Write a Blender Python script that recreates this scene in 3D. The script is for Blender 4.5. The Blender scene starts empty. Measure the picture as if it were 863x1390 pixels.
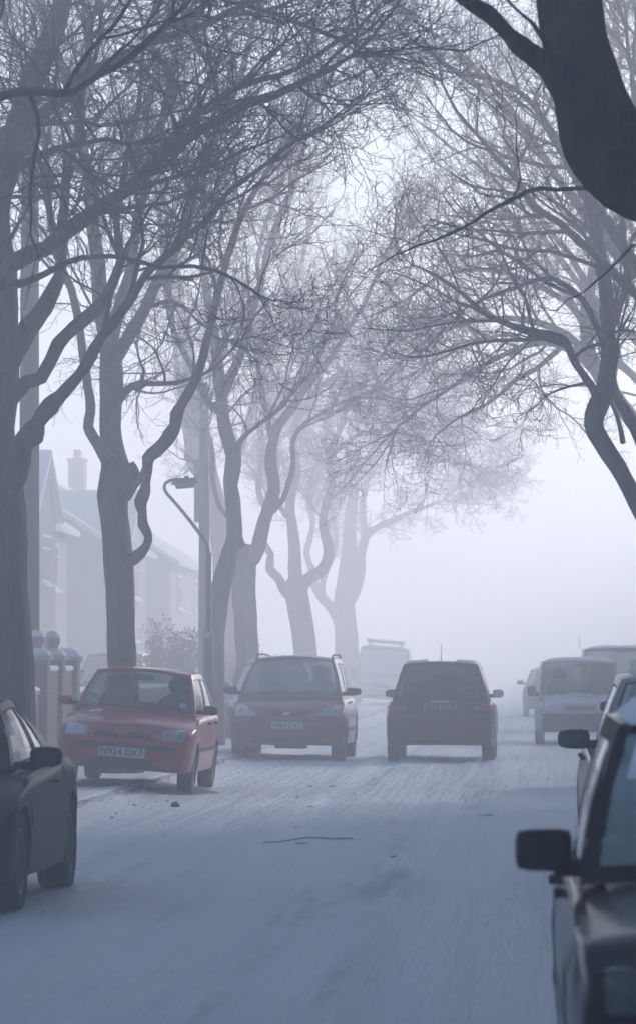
import bpy, bmesh, math, random
import numpy as np
from mathutils import Vector, Matrix, noise
from mathutils.bvhtree import BVHTree

C = bpy.context.scene.collection
scn = bpy.context.scene
R = math.radians

# ------------------------------------------------------------------ camera
F = 5500.0                       # focal length in photo pixels (863 wide)
CAMH = 1.5
cam_d = bpy.data.cameras.new('camera')
cam = bpy.data.objects.new('camera', cam_d); C.objects.link(cam)
cam_d.sensor_fit = 'HORIZONTAL'; cam_d.sensor_width = 24.0; cam_d.lens = F / 863 * 24.0
cam_d.clip_start = 0.5; cam_d.clip_end = 5000
YAW = math.atan(288.5 / F); PITCH = math.atan(209 / F)
cam.location = (0, 0, CAMH)
cam.rotation_euler = (math.pi / 2 + PITCH, 0, YAW)
cam_d.dof.use_dof = True; cam_d.dof.focus_distance = 52; cam_d.dof.aperture_fstop = 8.0
scn.camera = cam
CM = cam.rotation_euler.to_matrix()

def at(px, py, depth):
    """point seen at photo pixel (px,py) whose world Y is depth"""
    d = CM @ Vector(((px - 431.5) / F, (695 - py) / F, -1.0))
    k = depth / d.y
    return Vector((d.x * k, depth, CAMH + d.z * k))

# ------------------------------------------------------------------ light
SUN_AZ, SUN_EL = R(29), R(16)
w = bpy.data.worlds.new('World'); scn.world = w; w.use_nodes = True
nt = w.node_tree
bg = nt.nodes['Background']
sky = nt.nodes.new('ShaderNodeTexSky'); sky.sky_type = 'NISHITA'; sky.sun_disc = False
sky.sun_elevation = SUN_EL; sky.sun_rotation = SUN_AZ
sky.air_density = 1.0; sky.dust_density = 0.8; sky.ozone_density = 2.6
nt.links.new(sky.outputs[0], bg.inputs[0]); bg.inputs[1].default_value = 0.15
sd = bpy.data.lights.new('sun', 'SUN'); sun = bpy.data.objects.new('sun', sd); C.objects.link(sun)
sd.energy = 5.0; sd.angle = R(12.0); sd.color = (1.0, 0.975, 0.95)
sdir = Vector((math.sin(SUN_AZ) * math.cos(SUN_EL), math.cos(SUN_AZ) * math.cos(SUN_EL), math.sin(SUN_EL)))
sun.rotation_euler = sdir.to_track_quat('Z', 'Y').to_euler()
scn.view_settings.view_transform = 'Standard'; scn.view_settings.look = 'None'
scn.view_settings.exposure = 0.10; scn.view_settings.gamma = 1.0
scn.view_settings.use_curve_mapping = False
cy = scn.cycles
cy.max_bounces = 8; cy.diffuse_bounces = 2; cy.glossy_bounces = 3; cy.transmission_bounces = 4
cy.volume_bounces = 4; cy.transparent_max_bounces = 16; cy.use_denoising = True
cy.sample_clamp_indirect = 4.0; cy.caustics_reflective = False; cy.caustics_refractive = False

# ------------------------------------------------------------------ helpers
def link(o, parent=None):
    C.objects.link(o)
    if parent is not None: o.parent = parent
    return o

def tag(o, label, cat, group=None, kind=None):
    if label: o['label'] = label
    if cat: o['category'] = cat
    if group: o['group'] = group
    if kind: o['kind'] = kind
    return o

def empty(name, label, cat, loc=(0, 0, 0), rz=0.0, group=None):
    o = bpy.data.objects.new(name, None); C.objects.link(o)
    o.empty_display_size = 0.2
    o.location = loc; o.rotation_euler = (0, 0, rz)
    return tag(o, label, cat, group)

def mesh_obj(name, verts, faces, mats, parent=None, smooth=True, midx=None, angle=None):
    me = bpy.data.meshes.new(name)
    if isinstance(verts, np.ndarray): verts = verts.tolist()
    if isinstance(faces, np.ndarray): faces = faces.tolist()
    me.from_pydata(verts, [], faces)
    if not isinstance(mats, (list, tuple)): mats = [mats]
    for m in mats: me.materials.append(m)
    if midx is not None: me.polygons.foreach_set('material_index', np.array(midx, dtype=np.int32))
    me.polygons.foreach_set('use_smooth', np.full(len(me.polygons), smooth))
    me.validate(clean_customdata=False); me.update()
    if angle is not None:
        try: me.set_sharp_from_angle(angle=angle)
        except Exception: pass
    return link(bpy.data.objects.new(name, me), parent)

def bm_obj(name, bm, mats, parent=None, smooth=False, angle=None, bevel=0):
    if bevel:
        bmesh.ops.bevel(bm, geom=bm.edges[:], offset=bevel, segments=2, affect='EDGES', profile=0.5)
    bmesh.ops.recalc_face_normals(bm, faces=bm.faces[:])
    me = bpy.data.meshes.new(name); bm.to_mesh(me); bm.free()
    if not isinstance(mats, (list, tuple)): mats = [mats]
    for m in mats: me.materials.append(m)
    me.polygons.foreach_set('use_smooth', np.full(len(me.polygons), smooth))
    if angle is not None:
        try: me.set_sharp_from_angle(angle=angle)
        except Exception: pass
    return link(bpy.data.objects.new(name, me), parent)

def add_box(bm, c, s, rz=0.0):
    m = Matrix.Translation(Vector(c)) @ Matrix.Rotation(rz, 4, 'Z') @ Matrix.Diagonal((s[0], s[1], s[2], 1))
    return bmesh.ops.create_cube(bm, size=1.0, matrix=m)['verts']

def add_lathe(bm, prof, axis='Z', seg=24, M=Matrix()):
    """prof: list of (r, h)"""
    rings = []
    for r, h in prof:
        ring = []
        for k in range(seg):
            a = 2 * math.pi * k / seg
            if axis == 'Z': p = Vector((r * math.cos(a), r * math.sin(a), h))
            else: p = Vector((h, r * math.cos(a), r * math.sin(a)))
            ring.append(bm.verts.new(M @ p))
        rings.append(ring)
    for i in range(len(rings) - 1):
        for k in range(seg):
            bm.faces.new((rings[i][k], rings[i][(k + 1) % seg], rings[i + 1][(k + 1) % seg], rings[i + 1][k]))
    if prof[0][0] > 1e-5: bm.faces.new(rings[0][::-1])
    if prof[-1][0] > 1e-5: bm.faces.new(rings[-1])

# tubes: many polylines in one go
def tubes(polys, sides_fn=None):
    """polys: list of (pts (n,3), radii (n,)) -> verts, faces arrays"""
    groups = {}
    for P, r in polys:
        rm = float(np.max(r))
        s = 9 if rm > 0.09 else (7 if rm > 0.035 else (4 if rm > 0.010 else 3))
        groups.setdefault((len(P), s), []).append((P, r))
    V, Fq, off = [], [], 0
    for (n, s), lst in groups.items():
        P = np.array([a for a, _ in lst]); Rr = np.array([b for _, b in lst])
        T = np.gradient(P, axis=1)
        T /= np.linalg.norm(T, axis=2, keepdims=True) + 1e-9
        mean = P[:, -1] - P[:, 0]
        ref = np.eye(3)[np.argmin(np.abs(mean), axis=1)][:, None, :]
        U = np.cross(T, np.broadcast_to(ref, T.shape)); U /= np.linalg.norm(U, axis=2, keepdims=True) + 1e-9
        W = np.cross(T, U)
        a = np.arange(s) * 2 * np.pi / s
        ring = P[:, :, None, :] + Rr[:, :, None, None] * (np.cos(a)[None, None, :, None] * U[:, :, None, :] + np.sin(a)[None, None, :, None] * W[:, :, None, :])
        B = len(lst)
        V.append(ring.reshape(-1, 3))
        base = off + (np.arange(B)[:, None, None] * n + np.arange(n - 1)[None, :, None]) * s + np.arange(s)[None, None, :]
        nxt = off + (np.arange(B)[:, None, None] * n + np.arange(n - 1)[None, :, None]) * s + ((np.arange(s) + 1) % s)[None, None, :]
        q = np.stack([base, nxt, nxt + s, base + s], axis=-1).reshape(-1, 4)
        Fq.append(q); off += B * n * s
    return np.concatenate(V), np.concatenate(Fq)

def quad_mesh_obj(name, V, Q, mat, parent=None):
    me = bpy.data.meshes.new(name)
    me.vertices.add(len(V)); me.vertices.foreach_set('co', V.astype(np.float32).ravel())
    me.loops.add(len(Q) * 4); me.loops.foreach_set('vertex_index', Q.astype(np.int32).ravel())
    me.polygons.add(len(Q))
    me.polygons.foreach_set('loop_start', np.arange(len(Q), dtype=np.int32) * 4)
    me.polygons.foreach_set('use_smooth', np.ones(len(Q), dtype=bool))
    me.materials.append(mat); me.update(calc_edges=True)
    return link(bpy.data.objects.new(name, me), parent)

# ------------------------------------------------------------------ materials
def new_mat(name):
    m = bpy.data.materials.new(name); m.use_nodes = True
    return m, m.node_tree, m.node_tree.nodes['Principled BSDF']

def noise_mat(name, c1, c2, scale=5.0, rough=0.8, bump=0.0, bscale=None, stretch=(1, 1, 1), metal=0.0, coat=0.0, detail=6, spec=0.5, lo=0.35, hi=0.65, bdist=0.02):
    m, t, b = new_mat(name); N, L = t.nodes, t.links
    tc = N.new('ShaderNodeTexCoord'); mp = N.new('ShaderNodeMapping'); mp.inputs['Scale'].default_value = stretch
    L.new(tc.outputs['Object'], mp.inputs[0])
    nz = N.new('ShaderNodeTexNoise'); nz.inputs['Scale'].default_value = scale; nz.inputs['Detail'].default_value = detail
    L.new(mp.outputs[0], nz.inputs['Vector'])
    cr = N.new('ShaderNodeValToRGB'); cr.color_ramp.elements[0].position = lo; cr.color_ramp.elements[1].position = hi
    cr.color_ramp.elements[0].color = (*c1, 1); cr.color_ramp.elements[1].color = (*c2, 1)
    L.new(nz.outputs['Fac'], cr.inputs[0]); L.new(cr.outputs[0], b.inputs['Base Color'])
    b.inputs['Roughness'].default_value = rough; b.inputs['Metallic'].default_value = metal
    b.inputs['Coat Weight'].default_value = coat; b.inputs['Coat Roughness'].default_value = 0.08
    b.inputs['Specular IOR Level'].default_value = spec
    if bump:
        n2 = N.new('ShaderNodeTexNoise'); n2.inputs['Scale'].default_value = bscale or scale * 3; n2.inputs['Detail'].default_value = 8
        L.new(mp.outputs[0], n2.inputs['Vector'])
        bp = N.new('ShaderNodeBump'); bp.inputs['Strength'].default_value = bump; bp.inputs['Distance'].default_value = bdist
        L.new(n2.outputs['Fac'], bp.inputs['Height']); L.new(bp.outputs[0], b.inputs['Normal'])
    return m

M = {}
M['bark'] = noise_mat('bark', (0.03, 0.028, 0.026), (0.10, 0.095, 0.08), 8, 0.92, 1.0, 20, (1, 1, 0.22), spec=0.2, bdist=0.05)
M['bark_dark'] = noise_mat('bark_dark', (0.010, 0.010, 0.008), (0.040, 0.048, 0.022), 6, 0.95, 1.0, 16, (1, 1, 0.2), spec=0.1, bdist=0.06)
M['twig'] = noise_mat('twig', (0.04, 0.035, 0.032), (0.07, 0.06, 0.055), 3, 0.9, spec=0.2)
M['leaf'] = noise_mat('dry_leaf', (0.05, 0.035, 0.02), (0.12, 0.07, 0.035), 9, 0.8)
M['evergreen'] = noise_mat('evergreen_leaf', (0.02, 0.03, 0.018), (0.06, 0.075, 0.045), 6, 0.6)
M['snow'] = noise_mat('snow', (0.74, 0.77, 0.82), (0.82, 0.84, 0.87), 4, 0.75, 0.5, 14, spec=0.3)
M['rubber'] = noise_mat('rubber', (0.012, 0.012, 0.013), (0.03, 0.03, 0.032), 12, 0.85, 0.2, 40)
M['trim'] = noise_mat('black_plastic', (0.010, 0.010, 0.011), (0.02, 0.02, 0.022), 10, 0.6, spec=0.15)
M['interior'] = noise_mat('interior_cloth', (0.02, 0.02, 0.024), (0.045, 0.045, 0.05), 8, 0.9)
M['rim'] = noise_mat('wheel_rim', (0.18, 0.18, 0.19), (0.32, 0.32, 0.33), 6, 0.4, metal=0.7)
M['steel'] = noise_mat('painted_steel', (0.10, 0.11, 0.12), (0.17, 0.18, 0.19), 5, 0.6)
M['wood_pole'] = noise_mat('creosoted_pole', (0.06, 0.05, 0.04), (0.12, 0.10, 0.085), 4, 0.9, 0.5, 12, (1, 1, 0.1))
M['stone'] = noise_mat('coping_stone', (0.22, 0.21, 0.20), (0.34, 0.32, 0.30), 5, 0.9, 0.3, 30)
M['white_paint'] = noise_mat('white_paint', (0.6, 0.6, 0.6), (0.75, 0.75, 0.74), 3, 0.5)
M['render_wall'] = noise_mat('rendered_wall', (0.22, 0.21, 0.20), (0.30, 0.29, 0.27), 1.5, 0.9, 0.3, 30)
M['curtain'] = noise_mat('curtain', (0.30, 0.30, 0.32), (0.45, 0.45, 0.46), 2, 0.9)
M['roof_tile'] = noise_mat('roof_tile', (0.10, 0.08, 0.075), (0.18, 0.14, 0.12), 3, 0.85, 0.4, 10)
M['mirror_glass'] = noise_mat('mirror_glass', (0.5, 0.5, 0.52), (0.6, 0.6, 0.62), 2, 0.06, metal=1.0)
M['orange_bar'] = noise_mat('amber_plastic', (0.50, 0.26, 0.12), (0.62, 0.36, 0.2), 5, 0.5)
M['plate_white'] = noise_mat('plate_white', (0.58, 0.58, 0.55), (0.7, 0.7, 0.67), 10, 0.4)
M['plate_yellow'] = noise_mat('plate_yellow', (0.55, 0.42, 0.08), (0.65, 0.5, 0.12), 10, 0.4)
M['plate_blue'] = noise_mat('plate_blue', (0.02, 0.05, 0.3), (0.03, 0.07, 0.4), 10, 0.4)
M['ink'] = noise_mat('plate_ink', (0.012, 0.012, 0.012), (0.02, 0.02, 0.02), 10, 0.5)
M['paper'] = noise_mat('paper_disc', (0.45, 0.5, 0.6), (0.6, 0.65, 0.72), 30, 0.7)
M['rock'] = noise_mat('dark_stone', (0.05, 0.05, 0.055), (0.12, 0.12, 0.13), 10, 0.9, 0.4, 30)

def paint(name, c, metal=0.0, rough=0.32, dirt=(0.13, 0.12, 0.12), amount=0.35, coat=0.3, spec=0.25):
    """car paint with winter road dirt rising from the sills"""
    m, t, b = new_mat(name); N, L = t.nodes, t.links
    tc = N.new('ShaderNodeTexCoord'); sp = N.new('ShaderNodeSeparateXYZ'); L.new(tc.outputs['Object'], sp.inputs[0])
    nz = N.new('ShaderNodeTexNoise'); nz.inputs['Scale'].default_value = 3.5; nz.inputs['Detail'].default_value = 8; L.new(tc.outputs['Object'], nz.inputs['Vector'])
    mr = N.new('ShaderNodeMapRange'); mr.inputs[1].default_value = 0.75; mr.inputs[2].default_value = 0.15; mr.inputs[3].default_value = 0.0; mr.inputs[4].default_value = 1.0
    L.new(sp.outputs['Z'], mr.inputs[0])
    ml = N.new('ShaderNodeMath'); ml.operation = 'MULTIPLY_ADD'; L.new(mr.outputs[0], ml.inputs[0]); L.new(nz.outputs['Fac'], ml.inputs[1]); ml.inputs[2].default_value = 0.06
    m2 = N.new('ShaderNodeMath'); m2.operation = 'MULTIPLY'; m2.use_clamp = True; L.new(ml.outputs[0], m2.inputs[0]); m2.inputs[1].default_value = amount * 2.2
    mx = N.new('ShaderNodeMix'); mx.data_type = 'RGBA'; mx.inputs[6].default_value = (*c, 1); mx.inputs[7].default_value = (*dirt, 1)
    L.new(m2.outputs[0], mx.inputs[0]); L.new(mx.outputs[2], b.inputs['Base Color'])
    ra = N.new('ShaderNodeMath'); ra.operation = 'MULTIPLY_ADD'; L.new(m2.outputs[0], ra.inputs[0]); ra.inputs[1].default_value = 0.5; ra.inputs[2].default_value = rough
    L.new(ra.outputs[0], b.inputs['Roughness'])
    b.inputs['Metallic'].default_value = metal
    cw = N.new('ShaderNodeMath'); cw.operation = 'MULTIPLY_ADD'; L.new(m2.outputs[0], cw.inputs[0]); cw.inputs[1].default_value = -coat; cw.inputs[2].default_value = coat; cw.use_clamp = True
    L.new(cw.outputs[0], b.inputs['Coat Weight']); b.inputs['Coat Roughness'].default_value = 0.05; b.inputs['Specular IOR Level'].default_value = spec
    return m

M['red'] = paint('faded_red_paint', (0.46, 0.012, 0.012), rough=0.34, amount=0.25, coat=0.5)
M['maroon'] = paint('maroon_paint', (0.27, 0.015, 0.03), rough=0.35, amount=0.3, coat=.5)
M['black'] = paint('black_paint', (0.010, 0.011, 0.013), rough=0.16, amount=0.10, coat=0.06, dirt=(0.035,0.028,0.028), spec=0.13)
M['black_salted'] = paint('black_salted_paint', (0.006, 0.006, 0.007), rough=0.3, amount=0.10, coat=0.0, dirt=(0.03,0.024,0.024), spec=.03)
M['black_plum'] = paint('black_plum_paint', (0.07, 0.011, 0.016), rough=0.2, amount=0.2, coat=0.4, dirt=(0.07,0.05,0.05), spec=.2)
M['charcoal'] = paint('charcoal_paint', (0.03, 0.031, 0.035), rough=0.35, amount=0.4)
M['silver'] = paint('grey_silver_paint', (0.22, 0.22, 0.21), metal=0.6, rough=0.3, amount=0.3)
M['navy'] = paint('navy_paint', (0.02, 0.03, 0.05), rough=0.3)
M['white'] = paint('white_van_paint', (0.55, 0.56, 0.57), rough=0.35, amount=0.5)
M['bluegrey'] = paint('blue_grey_paint', (0.10, 0.14, 0.20), rough=0.35)

def glass_mat(name, tint, base=(0.02, 0.03, 0.035), alpha_mix=0.35):
    m, t, b = new_mat(name); N, L = t.nodes, t.links
    out = N['Material Output']
    tr = N.new('ShaderNodeBsdfTransparent'); tr.inputs[0].default_value = (*tint, 1)
    b.inputs['Base Color'].default_value = (*base, 1); b.inputs['Roughness'].default_value = 0.05
    tc = N.new('ShaderNodeTexCoord'); nz = N.new('ShaderNodeTexNoise'); nz.inputs['Scale'].default_value = 2.5; nz.inputs['Detail'].default_value = 7
    L.new(tc.outputs['Object'], nz.inputs['Vector'])
    fr = N.new('ShaderNodeFresnel'); fr.inputs[0].default_value = 1.5
    ad = N.new('ShaderNodeMath'); ad.operation = 'MULTIPLY_ADD'; L.new(nz.outputs['Fac'], ad.inputs[0]); ad.inputs[1].default_value = alpha_mix * 0.6; ad.inputs[2].default_value = alpha_mix * 0.7
    a2 = N.new('ShaderNodeMath'); a2.operation = 'ADD'; a2.use_clamp = True; L.new(ad.outputs[0], a2.inputs[0]); L.new(fr.outputs[0], a2.inputs[1])
    mx = N.new('ShaderNodeMixShader'); L.new(a2.outputs[0], mx.inputs[0]); L.new(tr.outputs[0], mx.inputs[1]); L.new(b.outputs[0], mx.inputs[2])
    L.new(mx.outputs[0], out.inputs[0])
    return m
M['glass'] = glass_mat('car_glass', (0.78, 0.86, 0.86), (0.22, 0.28, 0.30), 0.30)
M['glass_clear'] = glass_mat('clear_car_glass', (0.92, 0.95, 0.95), (0.05, 0.07, 0.07), 0.06)
M['glass_frost'] = glass_mat('frosted_car_glass', (0.7, 0.80, 0.80), (0.30, 0.38, 0.38), 0.62)
M['glass_dark'] = glass_mat('tinted_car_glass', (0.5, 0.55, 0.56), alpha_mix=0.5)
M['lens'] = glass_mat('lamp_lens', (0.95, 0.95, 0.95), (0.55, 0.6, 0.65), 0.4)
m, t, b = new_mat('red_lens'); b.inputs['Base Color'].default_value = (0.35, 0.02, 0.015, 1); b.inputs['Roughness'].default_value = 0.2; M['red_lens'] = m
m, t, b = new_mat('lamp_reflector'); b.inputs['Base Color'].default_value = (0.78, 0.82, 0.86, 1); b.inputs['Metallic'].default_value = 0.1; b.inputs['Roughness'].default_value = 0.3; M['reflector'] = m
m, t, b = new_mat('house_window'); b.inputs['Base Color'].default_value = (0.10, 0.11, 0.13, 1); b.inputs['Roughness'].default_value = 0.1; M['pane'] = m

def brick_mat():
    m, t, b = new_mat('red_brick'); N, L = t.nodes, t.links
    tc = N.new('ShaderNodeTexCoord'); sp = N.new('ShaderNodeSeparateXYZ'); L.new(tc.outputs['Object'], sp.inputs[0])
    ad = N.new('ShaderNodeMath'); ad.operation = 'ADD'; L.new(sp.outputs['X'], ad.inputs[0]); L.new(sp.outputs['Y'], ad.inputs[1])
    cb = N.new('ShaderNodeCombineXYZ'); L.new(ad.outputs[0], cb.inputs[0]); L.new(sp.outputs['Z'], cb.inputs[1])
    br = N.new('ShaderNodeTexBrick'); br.inputs['Scale'].default_value = 1.0
    br.inputs['Color1'].default_value = (0.13, 0.055, 0.045, 1); br.inputs['Color2'].default_value = (0.09, 0.042, 0.036, 1); br.inputs['Mortar'].default_value = (0.10, 0.085, 0.08, 1)
    br.inputs['Brick Width'].default_value = 0.225; br.inputs['Row Height'].default_value = 0.075; br.inputs['Mortar Size'].default_value = 0.008
    L.new(cb.outputs[0], br.inputs['Vector']); L.new(br.outputs['Color'], b.inputs['Base Color']); b.inputs['Roughness'].default_value = 0.9
    bp = N.new('ShaderNodeBump'); bp.inputs['Strength'].default_value = 0.5; bp.inputs['Distance'].default_value = 0.01
    L.new(br.outputs['Fac'], bp.inputs['Height']); bp.invert = True; L.new(bp.outputs[0], b.inputs['Normal'])
    return m
M['brick'] = brick_mat()

def road_mat():
    """trodden snow: pale ridges, grey-blue slush in the wheel tracks, a few bare dark patches"""
    m, t, b = new_mat('packed_snow_road'); N, L = t.nodes, t.links
    tc = N.new('ShaderNodeTexCoord')
    def nz(stretch, scale, detail=7, rough=0.6):
        mp = N.new('ShaderNodeMapping'); mp.inputs['Scale'].default_value = stretch; L.new(tc.outputs['Object'], mp.inputs[0])
        n = N.new('ShaderNodeTexNoise'); n.inputs['Scale'].default_value = scale; n.inputs['Detail'].default_value = detail; n.inputs['Roughness'].default_value = rough
        L.new(mp.outputs[0], n.inputs['Vector']); return n
    streak = nz((1.1, 0.03, 1), 2.0, 8); blotch = nz((1, 0.18, 1), 0.8); fine = nz((1, 0.3, 1), 7)
    # wheel-track darkness by lateral position
    sp = N.new('ShaderNodeSeparateXYZ'); L.new(tc.outputs['Object'], sp.inputs[0])
    wob = N.new('ShaderNodeMath'); wob.operation = 'MULTIPLY_ADD'; L.new(blotch.outputs['Fac'], wob.inputs[0]); wob.inputs[1].default_value = 0.9; L.new(sp.outputs['X'], wob.inputs[2])
    cr = N.new('ShaderNodeValToRGB')   # map x in [-5.5, 1] to tracks
    mr = N.new('ShaderNodeMapRange'); mr.inputs[1].default_value = -4.9; mr.inputs[2].default_value = 1.1; L.new(wob.outputs[0], mr.inputs[0])
    L.new(mr.outputs[0], cr.inputs[0])
    e = cr.color_ramp.elements; e[0].position = 0.0; e[0].color = (0.1, 0.1, 0.1, 1); e[1].position = 1.0; e[1].color = (0.25, 0.25, 0.25, 1)
    for p, v in ((0.22, 0.2), (0.33, 0.62), (0.43, 0.6), (0.52, 0.28), (0.6, 0.3), (0.68, 0.62), (0.78, 0.6), (0.88, 0.3)):
        el = e.new(p); el.color = (v, v, v, 1)
    def math_(op, a, bb, c=None):
        n = N.new('ShaderNodeMath'); n.operation = op
        for i, v in enumerate((a, bb, c)):
            if v is None: continue
            if isinstance(v, (int, float)): n.inputs[i].default_value = v
            else: L.new(v, n.inputs[i])
        return n.outputs[0]
    s = math_('MULTIPLY_ADD', streak.outputs['Fac'], 2.6, -1.22)
    s = math_('ADD', s, cr.outputs[0])
    s = math_('MULTIPLY_ADD', blotch.outputs['Fac'], 1.7, math_('ADD', s, -1.02))
    s = math_('MULTIPLY_ADD', fine.outputs['Fac'], 0.3, math_('ADD', s, -0.30))
    c2 = N.new('ShaderNodeValToRGB'); L.new(s, c2.inputs[0])
    e = c2.color_ramp.elements; e[0].position = 0.1; e[0].color = (0.84, 0.90, 0.98, 1); e[1].position = 1.0; e[1].color = (0.36, 0.42, 0.52, 1)
    el = e.new(0.5); el.color = (0.76, 0.84, 0.95, 1)
    # dark patches under the parked cars are separate sheets
    L.new(c2.outputs[0], b.inputs['Base Color'])
    b.inputs['Roughness'].default_value = 0.42; b.inputs['Specular IOR Level'].default_value = 0.5
    bh = nz((1, 0.4, 1), 7, 10, 0.7); bh2 = nz((3.0, 0.05, 1), 2.5, 5)
    h = math_('ADD', bh.outputs['Fac'], math_('MULTIPLY', bh2.outputs['Fac'], 0.8))
    bp = N.new('ShaderNodeBump'); bp.inputs['Strength'].default_value = 1.0; bp.inputs['Distance'].default_value = 0.09
    L.new(h, bp.inputs['Height']); L.new(bp.outputs[0], b.inputs['Normal'])
    return m
M['road'] = road_mat()
M['slush'] = noise_mat('bare_wet_tarmac', (0.045, 0.045, 0.05), (0.14, 0.145, 0.16), 6, 0.5, 0.5, 20)  # dark tone, also carries the shade under the red car
M['kerb'] = noise_mat('kerb_stone', (0.12, 0.10, 0.09), (0.55, 0.56, 0.6), 2.2, 0.9, 0.5, 25, (1, 0.4, 1), lo=0.4, hi=0.5)

# ------------------------------------------------------------------ ground
def sheet(name, xs, ys, zf, mat, smooth=True):
    X, Y = np.meshgrid(xs, ys)
    Z = np.array([[zf(x, y) for x in xs] for y in ys])
    V = np.stack([X, Y, Z], -1).reshape(-1, 3)
    nx, ny = len(xs), len(ys)
    i = np.arange(ny - 1)[:, None] * nx + np.arange(nx - 1)[None, :]
    Q = np.stack([i, i + 1, i + 1 + nx, i + nx], -1).reshape(-1, 4)
    return quad_mesh_obj(name, V, Q, mat)

KL, KR = -4.55, 1.95            # kerb lines
def road_z(x, y):
    n = noise.noise(Vector((x * 1.3, y * 0.12, 1.0))) * 0.022 + noise.noise(Vector((x * 2.5, y * 1.6, 4.0))) * 0.014 + noise.noise(Vector((x * 7, y * 3.0, 9.0))) * 0.010
    ruts = sum(-0.022 * math.exp(-((x - c + .25 * noise.noise(Vector((y * .05, c, 0)))) / .17) ** 2) + 0.014 * math.exp(-((x - c - .3) / .1) ** 2) for c in (-2.75, -2.2, -1.2, -.75))
    bank = (.05 + .05 * noise.noise(Vector((y * .9, 3, 0)))) * math.exp(-((x - KL) / 0.30) ** 2)
    return 0.02 + n + ruts * (1 + .5 * noise.noise(Vector((x, y * .3, 5)))) + bank
def pave_z(x, y):
    e = min(1, max(0, (abs(x + 1.3) - 3.22) / .16)) ; return (0.03 + .10 * e * e * (3 - 2 * e)) + noise.noise(Vector((x * 1.1, y * 0.7, 7.0))) * 0.02 + noise.noise(Vector((x * 5, y * 3, 2.0))) * 0.008

o = sheet('ground', np.linspace(-140, 140, 29), np.linspace(-50, 880, 94), lambda x, y: -0.06, M['snow']); tag(o, None, None, kind='structure')
ys = np.concatenate([np.linspace(2, 40, 250), np.linspace(40.4, 110, 220), np.linspace(112, 400, 60)])
o = sheet('road', np.linspace(KL, KR, 90), ys, road_z, M['road']); tag(o, None, None, kind='structure')
o = sheet('pavement', np.concatenate([np.linspace(-7.05, KL - 0.16, 24), np.linspace(KL - .13, KL + .04, 8)]), ys, pave_z, M['snow']); tag(o, None, None, kind='structure')
o = sheet('pavement', np.concatenate([np.linspace(KR - .04, KR + .13, 8), np.linspace(KR + 0.16, 4.6, 16)]), ys[::2], pave_z, M['snow']); tag(o, None, None, kind='structure')
o = sheet('garden_ground', np.linspace(-40, -7.05, 40), ys[::3], lambda x, y: pave_z(x, y) + 0.03, M['snow']); tag(o, None, None, kind='structure')
for x in (KL - 0.065, KR + 0.065):
    bm = bmesh.new()
    for k in range(0, 220):
        add_box(bm, (x, 2.5 + k * 0.915, 0.035), (0.13, 0.905, 0.15))
    o = bm_obj('kerb', bm, M['kerb'], bevel=0); tag(o, None, None, kind='structure')

# ------------------------------------------------------------------ trees
def spline(P, r, step=0.12):
    """Catmull-Rom resample of control points and radii"""
    P = np.array(P, float); r = np.array(r, float)
    if len(r) != len(P): r = np.interp(np.linspace(0, 1, len(P)), np.linspace(0, 1, len(r)), r)
    Pe = np.vstack([2 * P[0] - P[1], P, 2 * P[-1] - P[-2]])
    out, ro = [], []
    for i in range(len(P) - 1):
        p0, p1, p2, p3 = Pe[i:i + 4]
        n = max(2, int(np.linalg.norm(p2 - p1) / step))
        for k in range(n):
            t = k / n
            out.append(0.5 * ((2 * p1) + (-p0 + p2) * t + (2 * p0 - 5 * p1 + 4 * p2 - p3) * t * t + (-p0 + 3 * p1 - 3 * p2 + p3) * t ** 3))
            ro.append(r[i] * (1 - t) + r[i + 1] * t)
    out.append(P[-1]); ro.append(r[-1])
    return np.array(out), np.array(ro)

def branch(rng, p, d, L, r0, n, wig=0.18, up=0.0, r1=None):
    """a wandering polyline of n points"""
    pts = [p]; d = d / np.linalg.norm(d); st = L / (n - 1); q = p.copy()
    for k in range(n - 1):
        d = d + rng.normal(0, wig, 3) + np.array([0, 0, up])
        d /= np.linalg.norm(d)
        q = q + d * st; pts.append(q)
    return np.array(pts), np.linspace(r0, r1 if r1 is not None else r0 * 0.35, n)

def perp(rng, d):
    v = rng.normal(0, 1, 3); v -= d * np.dot(v, d); return v / (np.linalg.norm(v) + 1e-9)

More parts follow.
